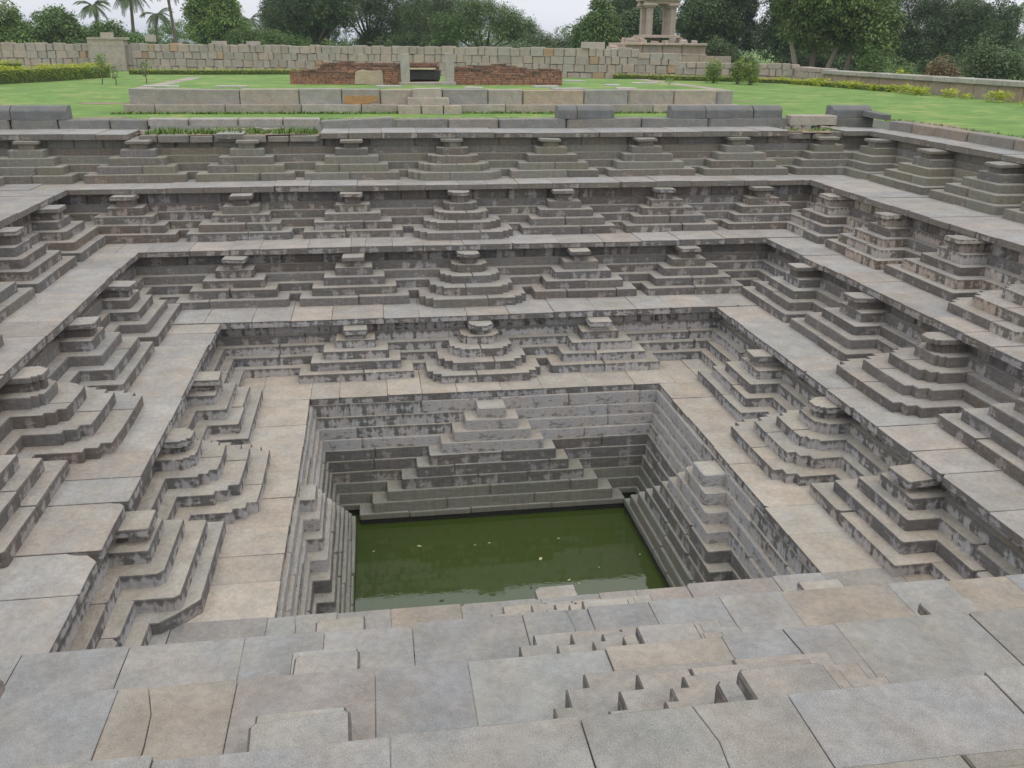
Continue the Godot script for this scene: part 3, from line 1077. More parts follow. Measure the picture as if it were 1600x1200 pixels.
	var kl := thing("parapet", "low row of weathered kerb stones beside the left rim coping", "parapet", Vector3(-11.75, 0, 0), PI / 2)
	ky = cuts(-11.6, 11.6, 0.9, 1.7)
	for j in ky.size() - 1:
		rock(kl, "kerb_stone", Vector3((ky[j] + ky[j + 1]) / 2, -0.02, -0.19), Vector3(ky[j + 1] - ky[j] - 0.03, 0.25, 0.38), vary(dark, 0.12), Vector3.ZERO, 0.025)
	var kn := thing("parapet", "low row of weathered kerb stones along the near rim coping", "parapet", Vector3(0, 0, 11.6), PI)
	ky = cuts(-12.0, 12.0, 0.9, 1.7)
	for j in ky.size() - 1:
		rock(kn, "kerb_stone", Vector3((ky[j] + ky[j + 1]) / 2, -0.02, -0.19), Vector3(ky[j + 1] - ky[j] - 0.03, 0.2, 0.36), vary(dark, 0.12), Vector3.ZERO, 0.025)

	var bench_stone := Color(0.205, 0.21, 0.205)
	var bench_profile := func(len: float) -> ArrayMesh:
		# a smooth dark bench stone: flat front, gently rounded back edge
		var sec := [Vector2(0.22, 0.0), Vector2(0.22, 0.20), Vector2(0.2, 0.235), Vector2(0.08, 0.315), Vector2(-0.12, 0.33), Vector2(-0.22, 0.29), Vector2(-0.24, 0.0)]
		var b := Buf.new()
		for i in sec.size():
			var p: Vector2 = sec[i]
			var q: Vector2 = sec[(i + 1) % sec.size()]
			var d := (q - p).normalized()
			b.quad(Vector3(-len / 2, p.y, p.x), Vector3(len / 2, p.y, p.x), Vector3(len / 2, q.y, q.x), Vector3(-len / 2, q.y, q.x), Vector3(0, -d.x, d.y) if false else Vector3(0, (p.y + q.y) / 2 - 0.13, (p.x + q.x) / 2).normalized(), vary(bench_stone, 0.04), vary(bench_stone, 0.04), Vector2.ZERO, Vector2.ZERO, Vector2.ZERO, Vector2.ZERO)
		for s in [-1.0, 1.0]:
			for i in range(1, sec.size() - 1):
				b.tri(Vector3(s * len / 2, sec[0].y, sec[0].x), Vector3(s * len / 2, sec[i].y, sec[i].x), Vector3(s * len / 2, sec[i + 1].y, sec[i + 1].x), Vector3(s, 0, 0), bench_stone, bench_stone, bench_stone)
		var m := ArrayMesh.new()
		m.add_surface_from_arrays(Mesh.PRIMITIVE_TRIANGLES, b.arrays())
		m.surface_set_material(0, rock_mat)
		return m
	for e in [
			["smooth dark grey bench stone cut by the left photo edge", -12.0, -10.56, 0.0], ["smooth dark grey bench stone second from the left end of the rim", -10.54, -9.27, 0.0],
			["short dark bench stone left of centre pair, right of platform steps", 2.92, 3.42, 0.0], ["longer dark bench stone of the pair right of the platform steps", 3.44, 4.44, 0.0],
			["dark bench stone, left one of three near right corner", 6.02, 6.96, 0.0], ["dark bench stone, middle one of three near right corner", 6.98, 8.30, 0.0], ["dark bench stone with broken end, right one of three near corner", 8.33, 9.14, 0.0],
			["rounded dark bench stone at the far right corner of the rim", 10.62, 11.75, 0.0]]:
		var o := mesh_node("bench_stone", bench_profile.call(e[2] - e[1]), null)
		o.position = Vector3((e[1] + e[2]) / 2, 0.222, -12.16)
		tag(o, e[0], "stone block", "dark bench stones on the far rim")
	var corner := thing("kerb_block", "dark squared corner block under the rounded bench stone", "stone block", Vector3(11.1, -0.02, -12.1))
	rock(corner, "lower_stone", Vector3(0.05, 0, 0), Vector3(1.3, 0.24, 0.5), Color(0.17, 0.17, 0.15))
	var slab := rock(self, "tilted_block", Vector3(11.75, 0.25, -11.7), Vector3(0.62, 0.14, 0.55), Color(0.16, 0.165, 0.165), Vector3(0.14, 0.5, -0.06))
	tag(slab, "tilted dark flat block leaning beside the rounded bench stone", "stone block")

	# pale blocks and rubble where the coping is missing
	var pale_block := rock(self, "pale_block", Vector3(10.0, 0.07, -11.95), Vector3(1.35, 0.24, 0.42), Color(0.45, 0.41, 0.35), Vector3(0, 0.03, -0.02), 0.03)
	tag(pale_block, "long pale rough block on rubble near the far right corner", "stone block")
	for e in [[-4.35, 10], [-6.55, 9], [9.95, 16]]:
		for i in e[1]:
			var sz := Vector3(rng.randf_range(0.13, 0.28), rng.randf_range(0.08, 0.15), rng.randf_range(0.14, 0.24))
			var o := rock(self, "rubble_stone", Vector3(e[0] + rng.randf_range(-1.15, 1.15) * (0.62 if e[1] == 16 else 1.0), -0.10, -11.78 - rng.randf() * 0.22), sz, wall_colour(), Vector3(rng.randf_range(-0.1, 0.1), rng.randf() * TAU, rng.randf_range(-0.1, 0.1)))
			var where: String = {-4.35: "right half of the pale kerb blocks", -6.55: "left half of the pale kerb blocks", 9.95: "long pale block near the right corner"}[e[0]]
			tag(o, "small rough rubble stone under the %s, far rim" % where, "rubble stone", "rubble stones under the " + where)
	flat_patch("bare_earth", "bare sandy earth where the left part of the far coping is gone", Vector3(-5.3, -0.045, -11.25), 2.4, 0.55, earth_mat)
	flat_patch("bare_earth", "bare orange earth where the right part of the far coping is gone", Vector3(9.7, -0.04, -11.2), 0.85, 0.6, earth_mat)
	var shelf := struct("broken_ledge", "broken ledge of small stones left where the far coping fell", "ledge", Vector3(0, 0, -10.95))
	for e in [[-7.4, -3.2], [8.85, 10.4]]:
		var lb := cuts(e[0], e[1], 0.35, 0.75)
		for j in lb.size() - 1:
			rock(shelf, "ledge_stone", Vector3((lb[j] + lb[j + 1]) / 2, -0.2, rng.randf_range(-0.05, 0.1)), Vector3(lb[j + 1] - lb[j] - 0.03, rng.randf_range(0.12, 0.17), 0.45), vary(Color(0.24, 0.225, 0.195), 0.15))
		var bx := BoxMesh.new()
		bx.size = Vector3(e[1] - e[0], 0.3, 0.9)
		var m := mesh_node("earth_fill", bx, shelf, earth_mat)
		m.position = Vector3((e[0] + e[1]) / 2, -0.215, -0.5)

	# ---- the masonry platform with its steps
	var platform := thing("masonry_platform", "long low granite platform with grass on top behind the tank", "platform", Vector3(0, 0, -15.3))
	var px := [-8.75, -7.9, -6.0, -3.9, -2.2, -1.1, 0.65, 2.0, 5.2, 6.5, 9.25]
	for j in px.size() - 1:
		rock(platform, "base_stone", Vector3((px[j] + px[j + 1]) / 2, -0.05, -0.16), Vector3(px[j + 1] - px[j] - 0.02, 0.43, 0.5), vary(Color(0.43, 0.39, 0.34), 0.1), Vector3.ZERO, 0.015)
	px = [-8.6, -5.6, -3.95, -2.75, -1.65, 0.15, 1.5, 2.55, 4.4, 5.75, 7.2, 8.55, 9.1]
	for j in px.size() - 1:
		var c := vary([Color(0.385, 0.355, 0.32), Color(0.42, 0.37, 0.31), Color(0.36, 0.345, 0.32)][j % 3], 0.07)
		if j == 7:
			c = Color(0.46, 0.38, 0.29)
		var o := rock(platform, "face_stone", Vector3((px[j] + px[j + 1]) / 2, 0.37, -0.36), Vector3(px[j + 1] - px[j] - 0.022, rng.randf_range(0.405, 0.43), 0.5), c, Vector3.ZERO, 0.015)
		if j == 3:
			# the broken face stone shows its rusty heart
			var scar := prism(PackedVector2Array([Vector2(-0.5, 0.10), Vector2(-0.15, 0.16), Vector2(0.2, 0.12), Vector2(0.5, 0.06), Vector2(0.45, -0.1), Vector2(-0.45, -0.1)]), -0.005, 0.012, Color(0.46, 0.27, 0.12), Color(0.46, 0.27, 0.12), 0, 0.006, false, Vector2.ZERO, true)
			var sc := mesh_node("rusty_scar", scar, o)
			sc.position = Vector3(0, 0.15, 0.252)
			sc.rotation.x = PI / 2
	for e in [[-1.16, -0.52], [-0.50, 0.12], [0.14, 0.66]]:
		rock(platform, "step_stone", Vector3((e[0] + e[1]) / 2, -0.02, 0.28), Vector3(e[1] - e[0] - 0.01, 0.40, 0.5), Color(0.48, 0.42, 0.36), Vector3.ZERO, 0.012, 0.005)
	rock(platform, "step_stone", Vector3(-0.28, 0.37, 0.12), Vector3(1.18, 0.21, 0.5), Color(0.48, 0.43, 0.37), Vector3.ZERO, 0.012, 0.005)
	rock(platform, "step_stone", Vector3(-0.3, 0.57, -0.05), Vector3(0.82, 0.26, 0.5), Color(0.47, 0.42, 0.36), Vector3.ZERO, 0.012, 0.005)
	for s in [-1.0, 1.0]:
		var ex := -8.35 if s < 0 else 8.85
		var yz := cuts(-9.5, -0.7, 0.9, 1.8)
		for j in yz.size() - 1:
			rock(platform, "edge_stone", Vector3(ex, -0.05, (yz[j] + yz[j + 1]) / 2), Vector3(0.5, 0.84, yz[j + 1] - yz[j] - 0.03), vary(Color(0.42, 0.37, 0.31), 0.1), Vector3.ZERO, 0.02)
	var turf := BoxMesh.new()
	turf.size = Vector3(17.1, 0.78, 9.3)
	var tf := mesh_node("turf", turf, platform, lawn_mat)
	tf.position = Vector3(0.25, 0.39, -5.15)
	for e in [["broad pale slab lying in grass at the left end of platform", -8.0, -16.9, 1.0], ["pale slab in platform grass left of the brick ruin", -6.0, -16.9, 0.9], ["pale slab in platform grass in front of the left brick wall", -1.35, -17.3, 0.75], ["pale slab in platform grass just right of the steps", 1.2, -16.5, 0.55],
			["pale slab in platform grass in front of the right brick wall", 3.6, -17.5, 0.8], ["long flat slab at the platform edge below the right brick wall", 4.0, -15.95, 1.0], ["pale slab in platform grass beyond the right brick wall", 5.6, -22.4, 0.8], ["pale slab in platform grass right of the brick wall", 6.1, -18.7, 0.5], ["worn slab near the right end of the platform", 5.9, -16.2, 0.6], ["grey slab near the right edge of the platform", 7.7, -20.3, 0.9]]:
		var o := rock(self, "fallen_slab", Vector3(e[1], 0.765, e[2]), Vector3(e[3], 0.06, 0.5), vary(Color(0.50, 0.48, 0.44), 0.08), Vector3(0, rng.randf_range(-0.3, 0.3), 0), 0.012)
		tag(o, e[0], "stone slab", "slabs lying in the platform grass")

	# ---- the brick ruin on the platform
	var ruin := thing("brick_ruin", "ruined low red brick shrine with two pale stone door posts on platform", "ruin", Vector3(0, 0.78, -19.05))
	brick_wall(ruin, -4.45, -0.93, 0.0, 0.0, [[0.0, 0.42], [0.1, 0.47], [0.22, 0.46], [0.35, 0.40], [0.52, 0.38], [0.58, 0.50], [0.8, 0.53], [0.92, 0.56], [1.0, 0.62]])
	brick_wall(ruin, 0.83, 4.46, 0.0, 0.0, [[0.0, 0.55], [0.16, 0.58], [0.24, 0.52], [0.3, 0.43], [0.45, 0.37], [0.62, 0.36], [0.72, 0.42], [0.82, 0.54], [0.94, 0.58], [1.0, 0.44]])
	brick_wall(ruin, -4.0, -0.7, 0.0, -1.7, [[0.0, 0.36], [0.2, 0.62], [0.4, 0.70], [0.6, 0.62], [1.0, 0.66]])
	brick_wall(ruin, 0.9, 3.9, 0.0, -1.7, [[0.0, 0.5], [0.3, 0.55], [0.55, 0.68], [0.8, 0.52], [1.0, 0.45]])
	brick_wall(ruin, -0.62, 0.52, 0.0, -2.3, [[0.0, 0.66], [0.3, 0.64], [0.6, 0.66], [1.0, 0.58]])
	var ledge := rock(ruin, "plaster_ledge", Vector3(-0.1, 0.42, -2.0), Vector3(0.95, 0.05, 0.4), Color(0.5, 0.44, 0.28))
	ledge.rotation.y = 0.0
	rock(ruin, "dark_sill", Vector3(-0.06, 0.1, -2.02), Vector3(1.15, 0.31, 0.3), Color(0.06, 0.06, 0.062))
	var plaster := prism(PackedVector2Array([Vector2(-0.47, 0.24), Vector2(0.47, 0.26), Vector2(0.45, -0.12), Vector2(0.40, -0.2), Vector2(0.1, -0.17), Vector2(-0.2, -0.22), Vector2(-0.42, -0.14)]), 0.0, 0.03, Color(0.50, 0.40, 0.30), Color(0.50, 0.40, 0.30), 0, 0.01, true, Vector2.ZERO, true)
	var pm := mesh_node("plaster_patch", plaster, ruin)
	pm.position = Vector3(-1.95, 0.25, 0.075)
	pm.rotation.x = PI / 2
	for x in [-0.77, 0.68]:
		rock(ruin, "door_post", Vector3(x, 0.05, 0.05), Vector3(0.29, 0.90 if x < 0 else 0.93, 0.3), Color(0.45, 0.415, 0.375), Vector3.ZERO, 0.015, 0.004)
	rock(ruin, "threshold", Vector3(-0.05, -0.02, 0.1), Vector3(1.85, 0.11, 0.4), Color(0.42, 0.39, 0.34))

	# ---- the compound walls
	var w0 := Vector3(-18.2, GRASS, -56.4)
	rubble_wall("compound_wall", "pale squared rubble wall to the left of the gate pier", Vector3(-44.0, GRASS, -54.5), Vector3(-19.9, GRASS, -56.2), [0.48, 0.46, 0.47, 0.46], 0.8)
	rubble_wall("compound_wall", "long wall of pinkish grey squared stones behind the brick ruin", w0, Vector3(14.4, GRASS, -44.4), [0.50, 0.46, 0.45, 0.48], 0.8)
	rubble_wall("compound_wall", "short taller end of the rubble wall left of the ruined pavilion", Vector3(14.4, GRASS, -44.4), Vector3(16.6, GRASS, -43.6), [0.50, 0.46, 0.36, 0.34], 0.8)
	rubble_wall("compound_wall", "lower rubble wall in front of the ruined pavilion, behind clipped bushes", Vector3(16.6, GRASS, -43.6), Vector3(23.2, GRASS, -40.9), [0.45, 0.38, 0.30], 0.8)
	rubble_wall("compound_wall", "short dark return wall at the right corner of the lawn", Vector3(23.2, GRASS, -40.9), Vector3(23.0, GRASS, -36.6), [0.4, 0.36, 0.22], 0.8)
	var lw := thing("coped_wall", "low stone wall with pale slab coping along the right of lawn", "wall", Vector3(22.95, GRASS, -26.0), -PI / 2)
	var lb := cuts(-10.6, 14.0, 0.9, 1.7)
	for j in lb.size() - 1:
		rock(lw, "wall_stone", Vector3((lb[j] + lb[j + 1]) / 2, -0.1, 0), Vector3(lb[j + 1] - lb[j] - 0.02, 0.66, 0.6), vary(Color(0.43, 0.345, 0.28), 0.1, 0.06), Vector3(0, rng.randf_range(-0.02, 0.02), 0), 0.02)
	lb = cuts(-10.6, 14.0, 1.0, 2.2)
	for j in lb.size() - 1:
		rock(lw, "coping_slab", Vector3((lb[j] + lb[j + 1]) / 2, 0.565, 0.04), Vector3(lb[j + 1] - lb[j] - 0.03, 0.19, 0.86), vary(Color(0.43, 0.415, 0.37), 0.08), Vector3(0, rng.randf_range(-0.02, 0.02), rng.randf_range(-0.02, 0.02)), 0.03)
	var pier := thing("gate_pier", "plain pale block pier with two small merlons in compound wall", "gate pier", Vector3(-19.0, GRASS, -56.0))
	for j in 5:
		rock(pier, "pier_stone", Vector3(-0.15, j * 0.395, 0.0), Vector3(2.3, 0.39, 1.2), vary(Color(0.45, 0.39, 0.34), 0.05), Vector3.ZERO, 0.012, 0.005)
	rock(pier, "pier_capstone", Vector3(-0.1, 1.975, 0.0), Vector3(2.45, 0.14, 1.3), Color(0.42, 0.39, 0.31), Vector3.ZERO, 0.015)
	rock(pier, "merlon", Vector3(-0.1, 2.115, 0.1), Vector3(0.72, 0.3, 0.6), Color(0.5, 0.45, 0.38), Vector3.ZERO, 0.02)
	var m2 := rock(self, "merlon_stone", Vector3(-16.3, 2.02, -55.7), Vector3(0.62, 0.42, 0.6), Color(0.46, 0.42, 0.37))
	tag(m2, "pale upright merlon stone on the wall top right of the pier", "stone block")
	for e in [["small flat stone lying on the wall top left of the brick ruin", -11.6, -54.0, 0.9], ["second flat stone on the wall top, further right of the merlon", -9.3, -53.1, 0.8], ["pale block lying on the wall top left of the ruined pavilion", 11.75, -45.4, 1.5]]:
		var o := rock(self, "loose_block", Vector3(e[1], GRASS + 1.73, e[2]), Vector3(e[3], 0.22 if e[3] < 1.2 else 0.36, 0.5), Color(0.47, 0.43, 0.39), Vector3(0, 0.35, 0))
		tag(o, e[0], "stone block")

	# ---- the ruined pavilion behind the wall
	var pav := thing("ruined_pavilion", "small ruined stone pavilion of four pillars on a broken stepped base", "pavilion", Vector3(17.6, GRASS, -51.4))
	var pink := Color(0.48, 0.40, 0.335)
	for lay in [[0.9, 2.2, 5.4, 4.4, 0.5], [0.0, 0.6, 6.2, 4.6, 0.66], [0.0, 0.6, 6.2, 4.6, 0.0]]:
		var bx := cuts(-lay[2] / 2, lay[2] / 2, 1.0, 1.6)
		for j in bx.size() - 1:
			rock(pav, "plinth_stone", Vector3((bx[j] + bx[j + 1]) / 2 + (1.5 if lay[0] < 0.5 else -0.1), lay[4], 0), Vector3(bx[j + 1] - bx[j] - 0.02, 0.64, lay[3]), vary(pink, 0.07), Vector3.ZERO, 0.02)
	var mb := cuts(-2.75, 2.85, 0.9, 1.5)
	for j in mb.size() - 1:
		rock(pav, "base_moulding", Vector3((mb[j] + mb[j + 1]) / 2, 1.31, 0), Vector3(mb[j + 1] - mb[j] - 0.015, 0.12, 4.6), vary(pink, 0.06), Vector3.ZERO, 0.04)
		rock(pav, "base_stone", Vector3((mb[j] + mb[j + 1]) / 2, 1.42, -0.05), Vector3(mb[j + 1] - mb[j] - 0.03, 0.55, 4.2), vary(pink, 0.06), Vector3.ZERO, 0.02)
		rock(pav, "base_moulding", Vector3((mb[j] + mb[j + 1]) / 2, 1.96, 0), Vector3(mb[j + 1] - mb[j] - 0.015, 0.13, 4.7), vary(pink * 1.05, 0.06), Vector3.ZERO, 0.04)
	for i in 34:
		var x := rng.randf_range(-2.3, 2.2)
		if absf(x) < 1.1 and rng.randf() < 0.5:
			x = signf(x) * rng.randf_range(1.2, 2.3)
		rock(pav, "broken_stone", Vector3(x, 2.07, rng.randf_range(-0.8, 2.0)), Vector3(rng.randf_range(0.25, 0.6), rng.randf_range(0.12, 0.42), rng.randf_range(0.25, 0.5)), vary(pink, 0.15, 0.06), Vector3(rng.randf_range(-0.1, 0.1), rng.randf() * 3, rng.randf_range(-0.1, 0.1)), 0.04)
	for i in 9:
		rock(pav, "broken_stone", Vector3(-2.9 - rng.randf() * 0.7, 1.1 + rng.randf() * 0.45, rng.randf_range(0.3, 1.8)), Vector3(0.6, 0.4, 0.5), vary(pink, 0.15, 0.06), Vector3(0.1, rng.randf() * 3, 0.1), 0.05)
	rock(pav, "floor_slab", Vector3(0.0, 2.42, 0), Vector3(2.6, 0.17, 2.4), pink * 1.04, Vector3.ZERO, 0.03)
	for sx in [-0.78, 0.82]:
		for sz in [-0.75, 0.75]:
			var col := rock(pav, "pillar", Vector3(sx, 2.58, sz), Vector3(0.38, 1.72, 0.38), vary(Color(0.46, 0.39, 0.33), 0.05), Vector3.ZERO, 0.03, 0.0, 0.0)
			rock(col, "capital", Vector3(0, 1.72, 0), Vector3(0.62, 0.12, 0.62), pink, Vector3.ZERO, 0.05)
			rock(col, "corbel", Vector3(0, 1.83, 0), Vector3(0.84, 0.14, 0.84), pink, Vector3.ZERO, 0.05)
	rock(pav, "roof_beam", Vector3(0.02, 4.54, 0.75), Vector3(2.35, 0.2, 0.5), pink * 1.03, Vector3.ZERO, 0.02)
	rock(pav, "roof_beam", Vector3(0.02, 4.54, -0.75), Vector3(2.35, 0.2, 0.5), pink * 1.03, Vector3.ZERO, 0.02)
	rock(pav, "roof_slab", Vector3(0.0, 4.735, 0), Vector3(2.5, 0.14, 2.4), pink * 1.06, Vector3.ZERO, 0.03)
	brick_wall(pav, -1.0, 1.05, 4.87, 1.0, [[0.0, 0.3], [0.2, 0.5], [0.6, 0.55], [0.8, 0.42], [1.0, 0.28]], 0.9)

	# ---- leaves and trees
	clump_mesh = {"broad": leaf_clump(34, 0.44, 0.19, 0.5), "fine": leaf_clump(42, 0.48, 0.14, 0.42), "feather": leaf_clump(30, 0.5, 0.17, 0.3, 0.5), "small": leaf_clump(12, 0.16, 0.09, 0.55)}
	leaf_mats = {"bright": leafy(Color(0.20, 0.30, 0.085), 0.45), "mid": leafy(Color(0.15, 0.235, 0.075), 0.45), "dark": leafy(Color(0.092, 0.148, 0.052), 0.45), "grey": leafy(Color(0.14, 0.20, 0.09), 0.4), "olive": leafy(Color(0.15, 0.225, 0.062), 0.45), "lime": leafy(Color(0.50, 0.56, 0.05), 0.5), "bush": leafy(Color(0.20, 0.29, 0.05), 0.4), "palm": leafy(Color(0.10, 0.15, 0.058), 0.4), "rust": leafy(Color(0.25, 0.19, 0.11), 0.4), "twig": plain(Color(0.08, 0.10, 0.03)), "grass": leafy(Color(0.20, 0.34, 0.085), 0.5)}
	make_fronds()

	palm("leaning coconut palm furthest left, half hidden by bushes", Vector3(-28.9, 0.1, -78.8), 4.1, Vector3(-0.7, 0, 0), 18, 0.8)
	palm("coconut palm above the bushes left of the gate pier", Vector3(-24.8, 0.1, -76.8), 4.8, Vector3(-0.4, 0, 0), 24, 0.85)
	palm("tallest coconut palm, standing right behind the gate pier", Vector3(-21.4, 0.1, -73.5), 5.6, Vector3(0.2, 0, 0), 26, 0.95)
	palm("smaller coconut palm to the right behind the tallest palm", Vector3(-21.6, 0.1, -82.6), 4.3, Vector3(0.5, 0, 0), 16, 0.9)
	palm("coconut palm rising behind the bright round tree", Vector3(-19.4, 0.1, -81.0), 7.0, Vector3(-0.4, 0, 0), 20, 1.05)
	palm("coconut palm peeping between the bright tree and dark trees", Vector3(-13.2, 0.1, -84.0), 4.0, Vector3(0.3, 0, 0), 14, 0.85)
	palm("coconut palm behind the tree left of the pavilion", Vector3(22.2, 0.1, -82.0), 6.0, Vector3(0.2, 0, 0), 18, 1.0)
	palm("left one of the coconut palms at the right edge", Vector3(50.6, 0.1, -66.5), 6.0, Vector3(-0.3, 0, 0), 20, 1.0)
	palm("middle one of the coconut palms at the right edge", Vector3(54.0, 0.1, -65.0), 5.3, Vector3(0.3, 0, 0), 20, 1.0)
	palm("rightmost coconut palm, cut by the right photo edge", Vector3(53.3, 0.1, -58.5), 5.3, Vector3(0.4, 0, 0), 20, 1.05)

	var V := func(x: float, y: float, z: float) -> Vector3: return Vector3(x, y, z)
	for e in [[-38.0, -66.0, 6.2], [-32.5, -68.5, 5.6], [-29.0, -66.5, 4.8], [-25.2, -67.0, 4.0], [-20.3, -66.5, 3.3]]:
		var nm: String = {-38.0: "tall rounded", -32.5: "broad rounded", -29.0: "dense mid height", -25.2: "lower spreading", -20.3: "lowest"}[e[0]]
		tree("leafy_bush", "%s green bush of the clump behind the wall, left of the palms" % nm, "bush", V.call(e[0], 0.1, e[1]), lobes_for(Vector3(0, e[2] * 0.52, 0), Vector3(3.0, e[2] * 0.52, 2.4), 9), 5.5, "broad", "mid" if e[2] < 4.5 or e[2] == 5.6 else "bright", 0.1, 0.3, "bushes behind the left wall")
	tree("round_tree", "bright green rounded tree between the palms and dark trees", "tree", V.call(-13.4, 0.1, -66.9), lobes_for(Vector3(0, 3.4, 0), Vector3(3.0, 2.9, 2.6), 14), 6.0, "broad", "bright", 0.17)
	tree("leafy_bush", "light green bush at the foot of the dark trees, behind wall", "bush", V.call(-9.6, 0.1, -64.0), lobes_for(Vector3(0, 1.6, 0), Vector3(3.6, 1.5, 1.8), 8), 5.5, "fine", "mid", 0.08)
	tree("dark_tree", "tall dark tree left of centre, its top out of frame", "tree", V.call(-6.4, 0.1, -70.0), lobes_for(Vector3(0, 4.6, 0), Vector3(4.2, 4.4, 3.4), 18, 0.36), 5.0, "fine", "dark", 0.24)
	tree("dark_tree", "second tall dark tree, left of the feathery tree", "tree", V.call(-1.6, 0.1, -75.5), lobes_for(Vector3(0, 4.8, 0), Vector3(3.6, 4.6, 3.2), 15, 0.36), 4.4, "fine", "dark", 0.24)
	tree("feathery_tree", "open feathery tall tree at centre with sky showing through", "tree", V.call(2.6, 0.1, -73.0), lobes_for(Vector3(0.2, 5.2, 0), Vector3(5.0, 4.2, 3.4), 30, 0.2), 4.6, "feather", "dark", 0.22, 0.3)
	tree("feathery_tree", "low feathery growth at the foot of the open tree", "tree", V.call(3.0, 0.1, -70.0), lobes_for(Vector3(0, 1.7, 0), Vector3(4.5, 1.5, 1.6), 9, 0.3), 4.0, "feather", "dark", 0.1, 0.3)
	tree("rain_tree", "flat topped spreading acacia right of centre under open sky", "tree", V.call(7.6, 0.1, -66.5), [[Vector3(-2.2, 3.7, 0), Vector3(2.2, 0.65, 1.6)], [Vector3(0.8, 4.2, 0.3), Vector3(2.2, 0.7, 1.6)], [Vector3(2.6, 3.5, 0), Vector3(1.9, 0.6, 1.4)], [Vector3(-0.6, 4.9, -0.3), Vector3(1.6, 0.5, 1.3)], [Vector3(0.3, 3.0, 0.5), Vector3(3.2, 0.7, 1.5)], [Vector3(3.4, 2.7, 0.2), Vector3(1.5, 0.6, 1.2)], [Vector3(-2.6, 2.7, 0.2), Vector3(1.7, 0.7, 1.2)]], 8.0, "fine", "mid", 0.2, 0.4)
	for e in [[12.4, -63.0, 2.9, "low bush line under the open sky, right of the acacia"], [9.5, -60.0, 2.0, "lowest bush under the acacia, just above the wall"], [14.4, -66.0, 3.3, "pale rounded bush left of the pavilion trees"]]:
		tree("leafy_bush", e[3], "bush", V.call(e[0], 0.1, e[1]), lobes_for(Vector3(0, e[2] * 0.5, 0), Vector3(2.4, e[2] * 0.5, 1.8), 8), 5.5, "fine", "grey", 0.08)
	tree("leafy_tree", "mid green tree to the left of the ruined pavilion", "tree", V.call(15.2, 0.1, -58.0), lobes_for(Vector3(0, 2.9, 0), Vector3(2.1, 2.6, 2.0), 12), 6.0, "broad", "mid", 0.14)
	tree("dark_tree", "dark tree filling the gap behind the pavilion pillars", "tree", V.call(23.5, 0.1, -74.0), lobes_for(Vector3(0, 4.4, 0), Vector3(4.4, 4.2, 3.0), 16, 0.36), 5.0, "fine", "dark", 0.24)
	tree("dark_tree", "dark broad tree to the right behind the pavilion", "tree", V.call(30.5, 0.1, -73.0), lobes_for(Vector3(0, 4.6, 0), Vector3(4.8, 4.4, 3.2), 17, 0.36), 5.0, "broad", "dark", 0.24)
	tree("grey_shrub", "soft grey green shrub just right of the pavilion base", "shrub", V.call(22.2, 0.1, -50.5), lobes_for(Vector3(0, 1.5, 0), Vector3(1.5, 1.35, 1.3), 9), 7.0, "fine", "grey", 0.06)
	tree("leafy_bush", "small yellow green bush on the pavilion base's right end", "bush", V.call(22.0, 0.9, -47.0), lobes_for(Vector3(0, 0.35, 0), Vector3(0.4, 0.35, 0.4), 4), 9.0, "small", "lime", 0.0)
	tree("large_tree", "large leafy tree with pale leaning trunks right of the pavilion", "tree", V.call(26.0, 0.1, -45.2), lobes_for(Vector3(0.3, 4.6, 0), Vector3(4.6, 3.4, 3.2), 24, 0.32), 5.4, "broad", "olive", 0.2, 0.5)
	for e in [[25.0, -45.0, -0.8], [26.7, -44.6, 1.0], [28.0, -44.5, 0.6]]:
		var o := mesh_node("tree_trunk", tube([Vector3(0, -0.1, 0), Vector3(e[2] * 0.2, 0.9, 0), Vector3(e[2] * 0.8, 2.4, 0), Vector3(e[2] * 1.2, 3.6, 0)], [0.2, 0.17, 0.14, 0.08], 8), null, plain(Color(0.30, 0.26, 0.21)))
		o.position = Vector3(e[0], 0.1, e[1])
		tag(o, {25.0: "left leaning pale trunk under the large leafy tree", 26.7: "thick middle trunk leaning right under the large leafy tree", 28.0: "thin right trunk under the large leafy tree"}[e[0]], "tree trunk", "trunks under the large tree")
	tree("leafy_tree", "green drooping tree right of the pale trunks", "tree", V.call(29.0, 0.1, -42.8), lobes_for(Vector3(0, 2.4, 0), Vector3(1.9, 2.2, 1.8), 12), 6.5, "broad", "olive", 0.12)
	tree("dark_tree", "deep green tree between the large tree and flat layered tree", "tree", V.call(36.0, 0.1, -62.0), lobes_for(Vector3(0, 4.2, 0), Vector3(5.0, 4.2, 3.0), 18, 0.36), 5.0, "fine", "dark", 0.24)
	tree("rain_tree", "wide dark rain tree with flat layers at the right", "tree", V.call(43.0, 0.1, -60.0), [[Vector3(-2.4, 5.4, 0), Vector3(3.4, 0.9, 2)], [Vector3(1.6, 4.8, 0), Vector3(3.4, 0.9, 2)], [Vector3(-1.4, 3.7, 0.4), Vector3(3.8, 0.9, 2)], [Vector3(2.9, 3.4, 0.4), Vector3(3.0, 0.9, 2)], [Vector3(0, 2.2, 0.6), Vector3(4.6, 1.1, 2)], [Vector3(-3.8, 6.2, -0.4), Vector3(2.2, 0.7, 1.6)], [Vector3(0.5, 1.2, 0.6), Vector3(4.6, 1.0, 2)]], 7.0, "fine", "dark", 0.3, 0.3)
	tree("round_shrub", "dense dome shaped dark green shrub beyond the low wall", "shrub", V.call(27.9, 0.1, -37.6), lobes_for(Vector3(0, 0.75, 0), Vector3(1.25, 0.8, 1.1), 7, 0.6), 11.0, "small", "mid", 0.0)
	tree("leafy_bush", "upright green bush left of the dome shaped shrub", "bush", V.call(27.2, 0.1, -39.6), lobes_for(Vector3(0, 1.1, 0), Vector3(0.95, 1.1, 0.9), 8), 8.0, "fine", "mid", 0.05)
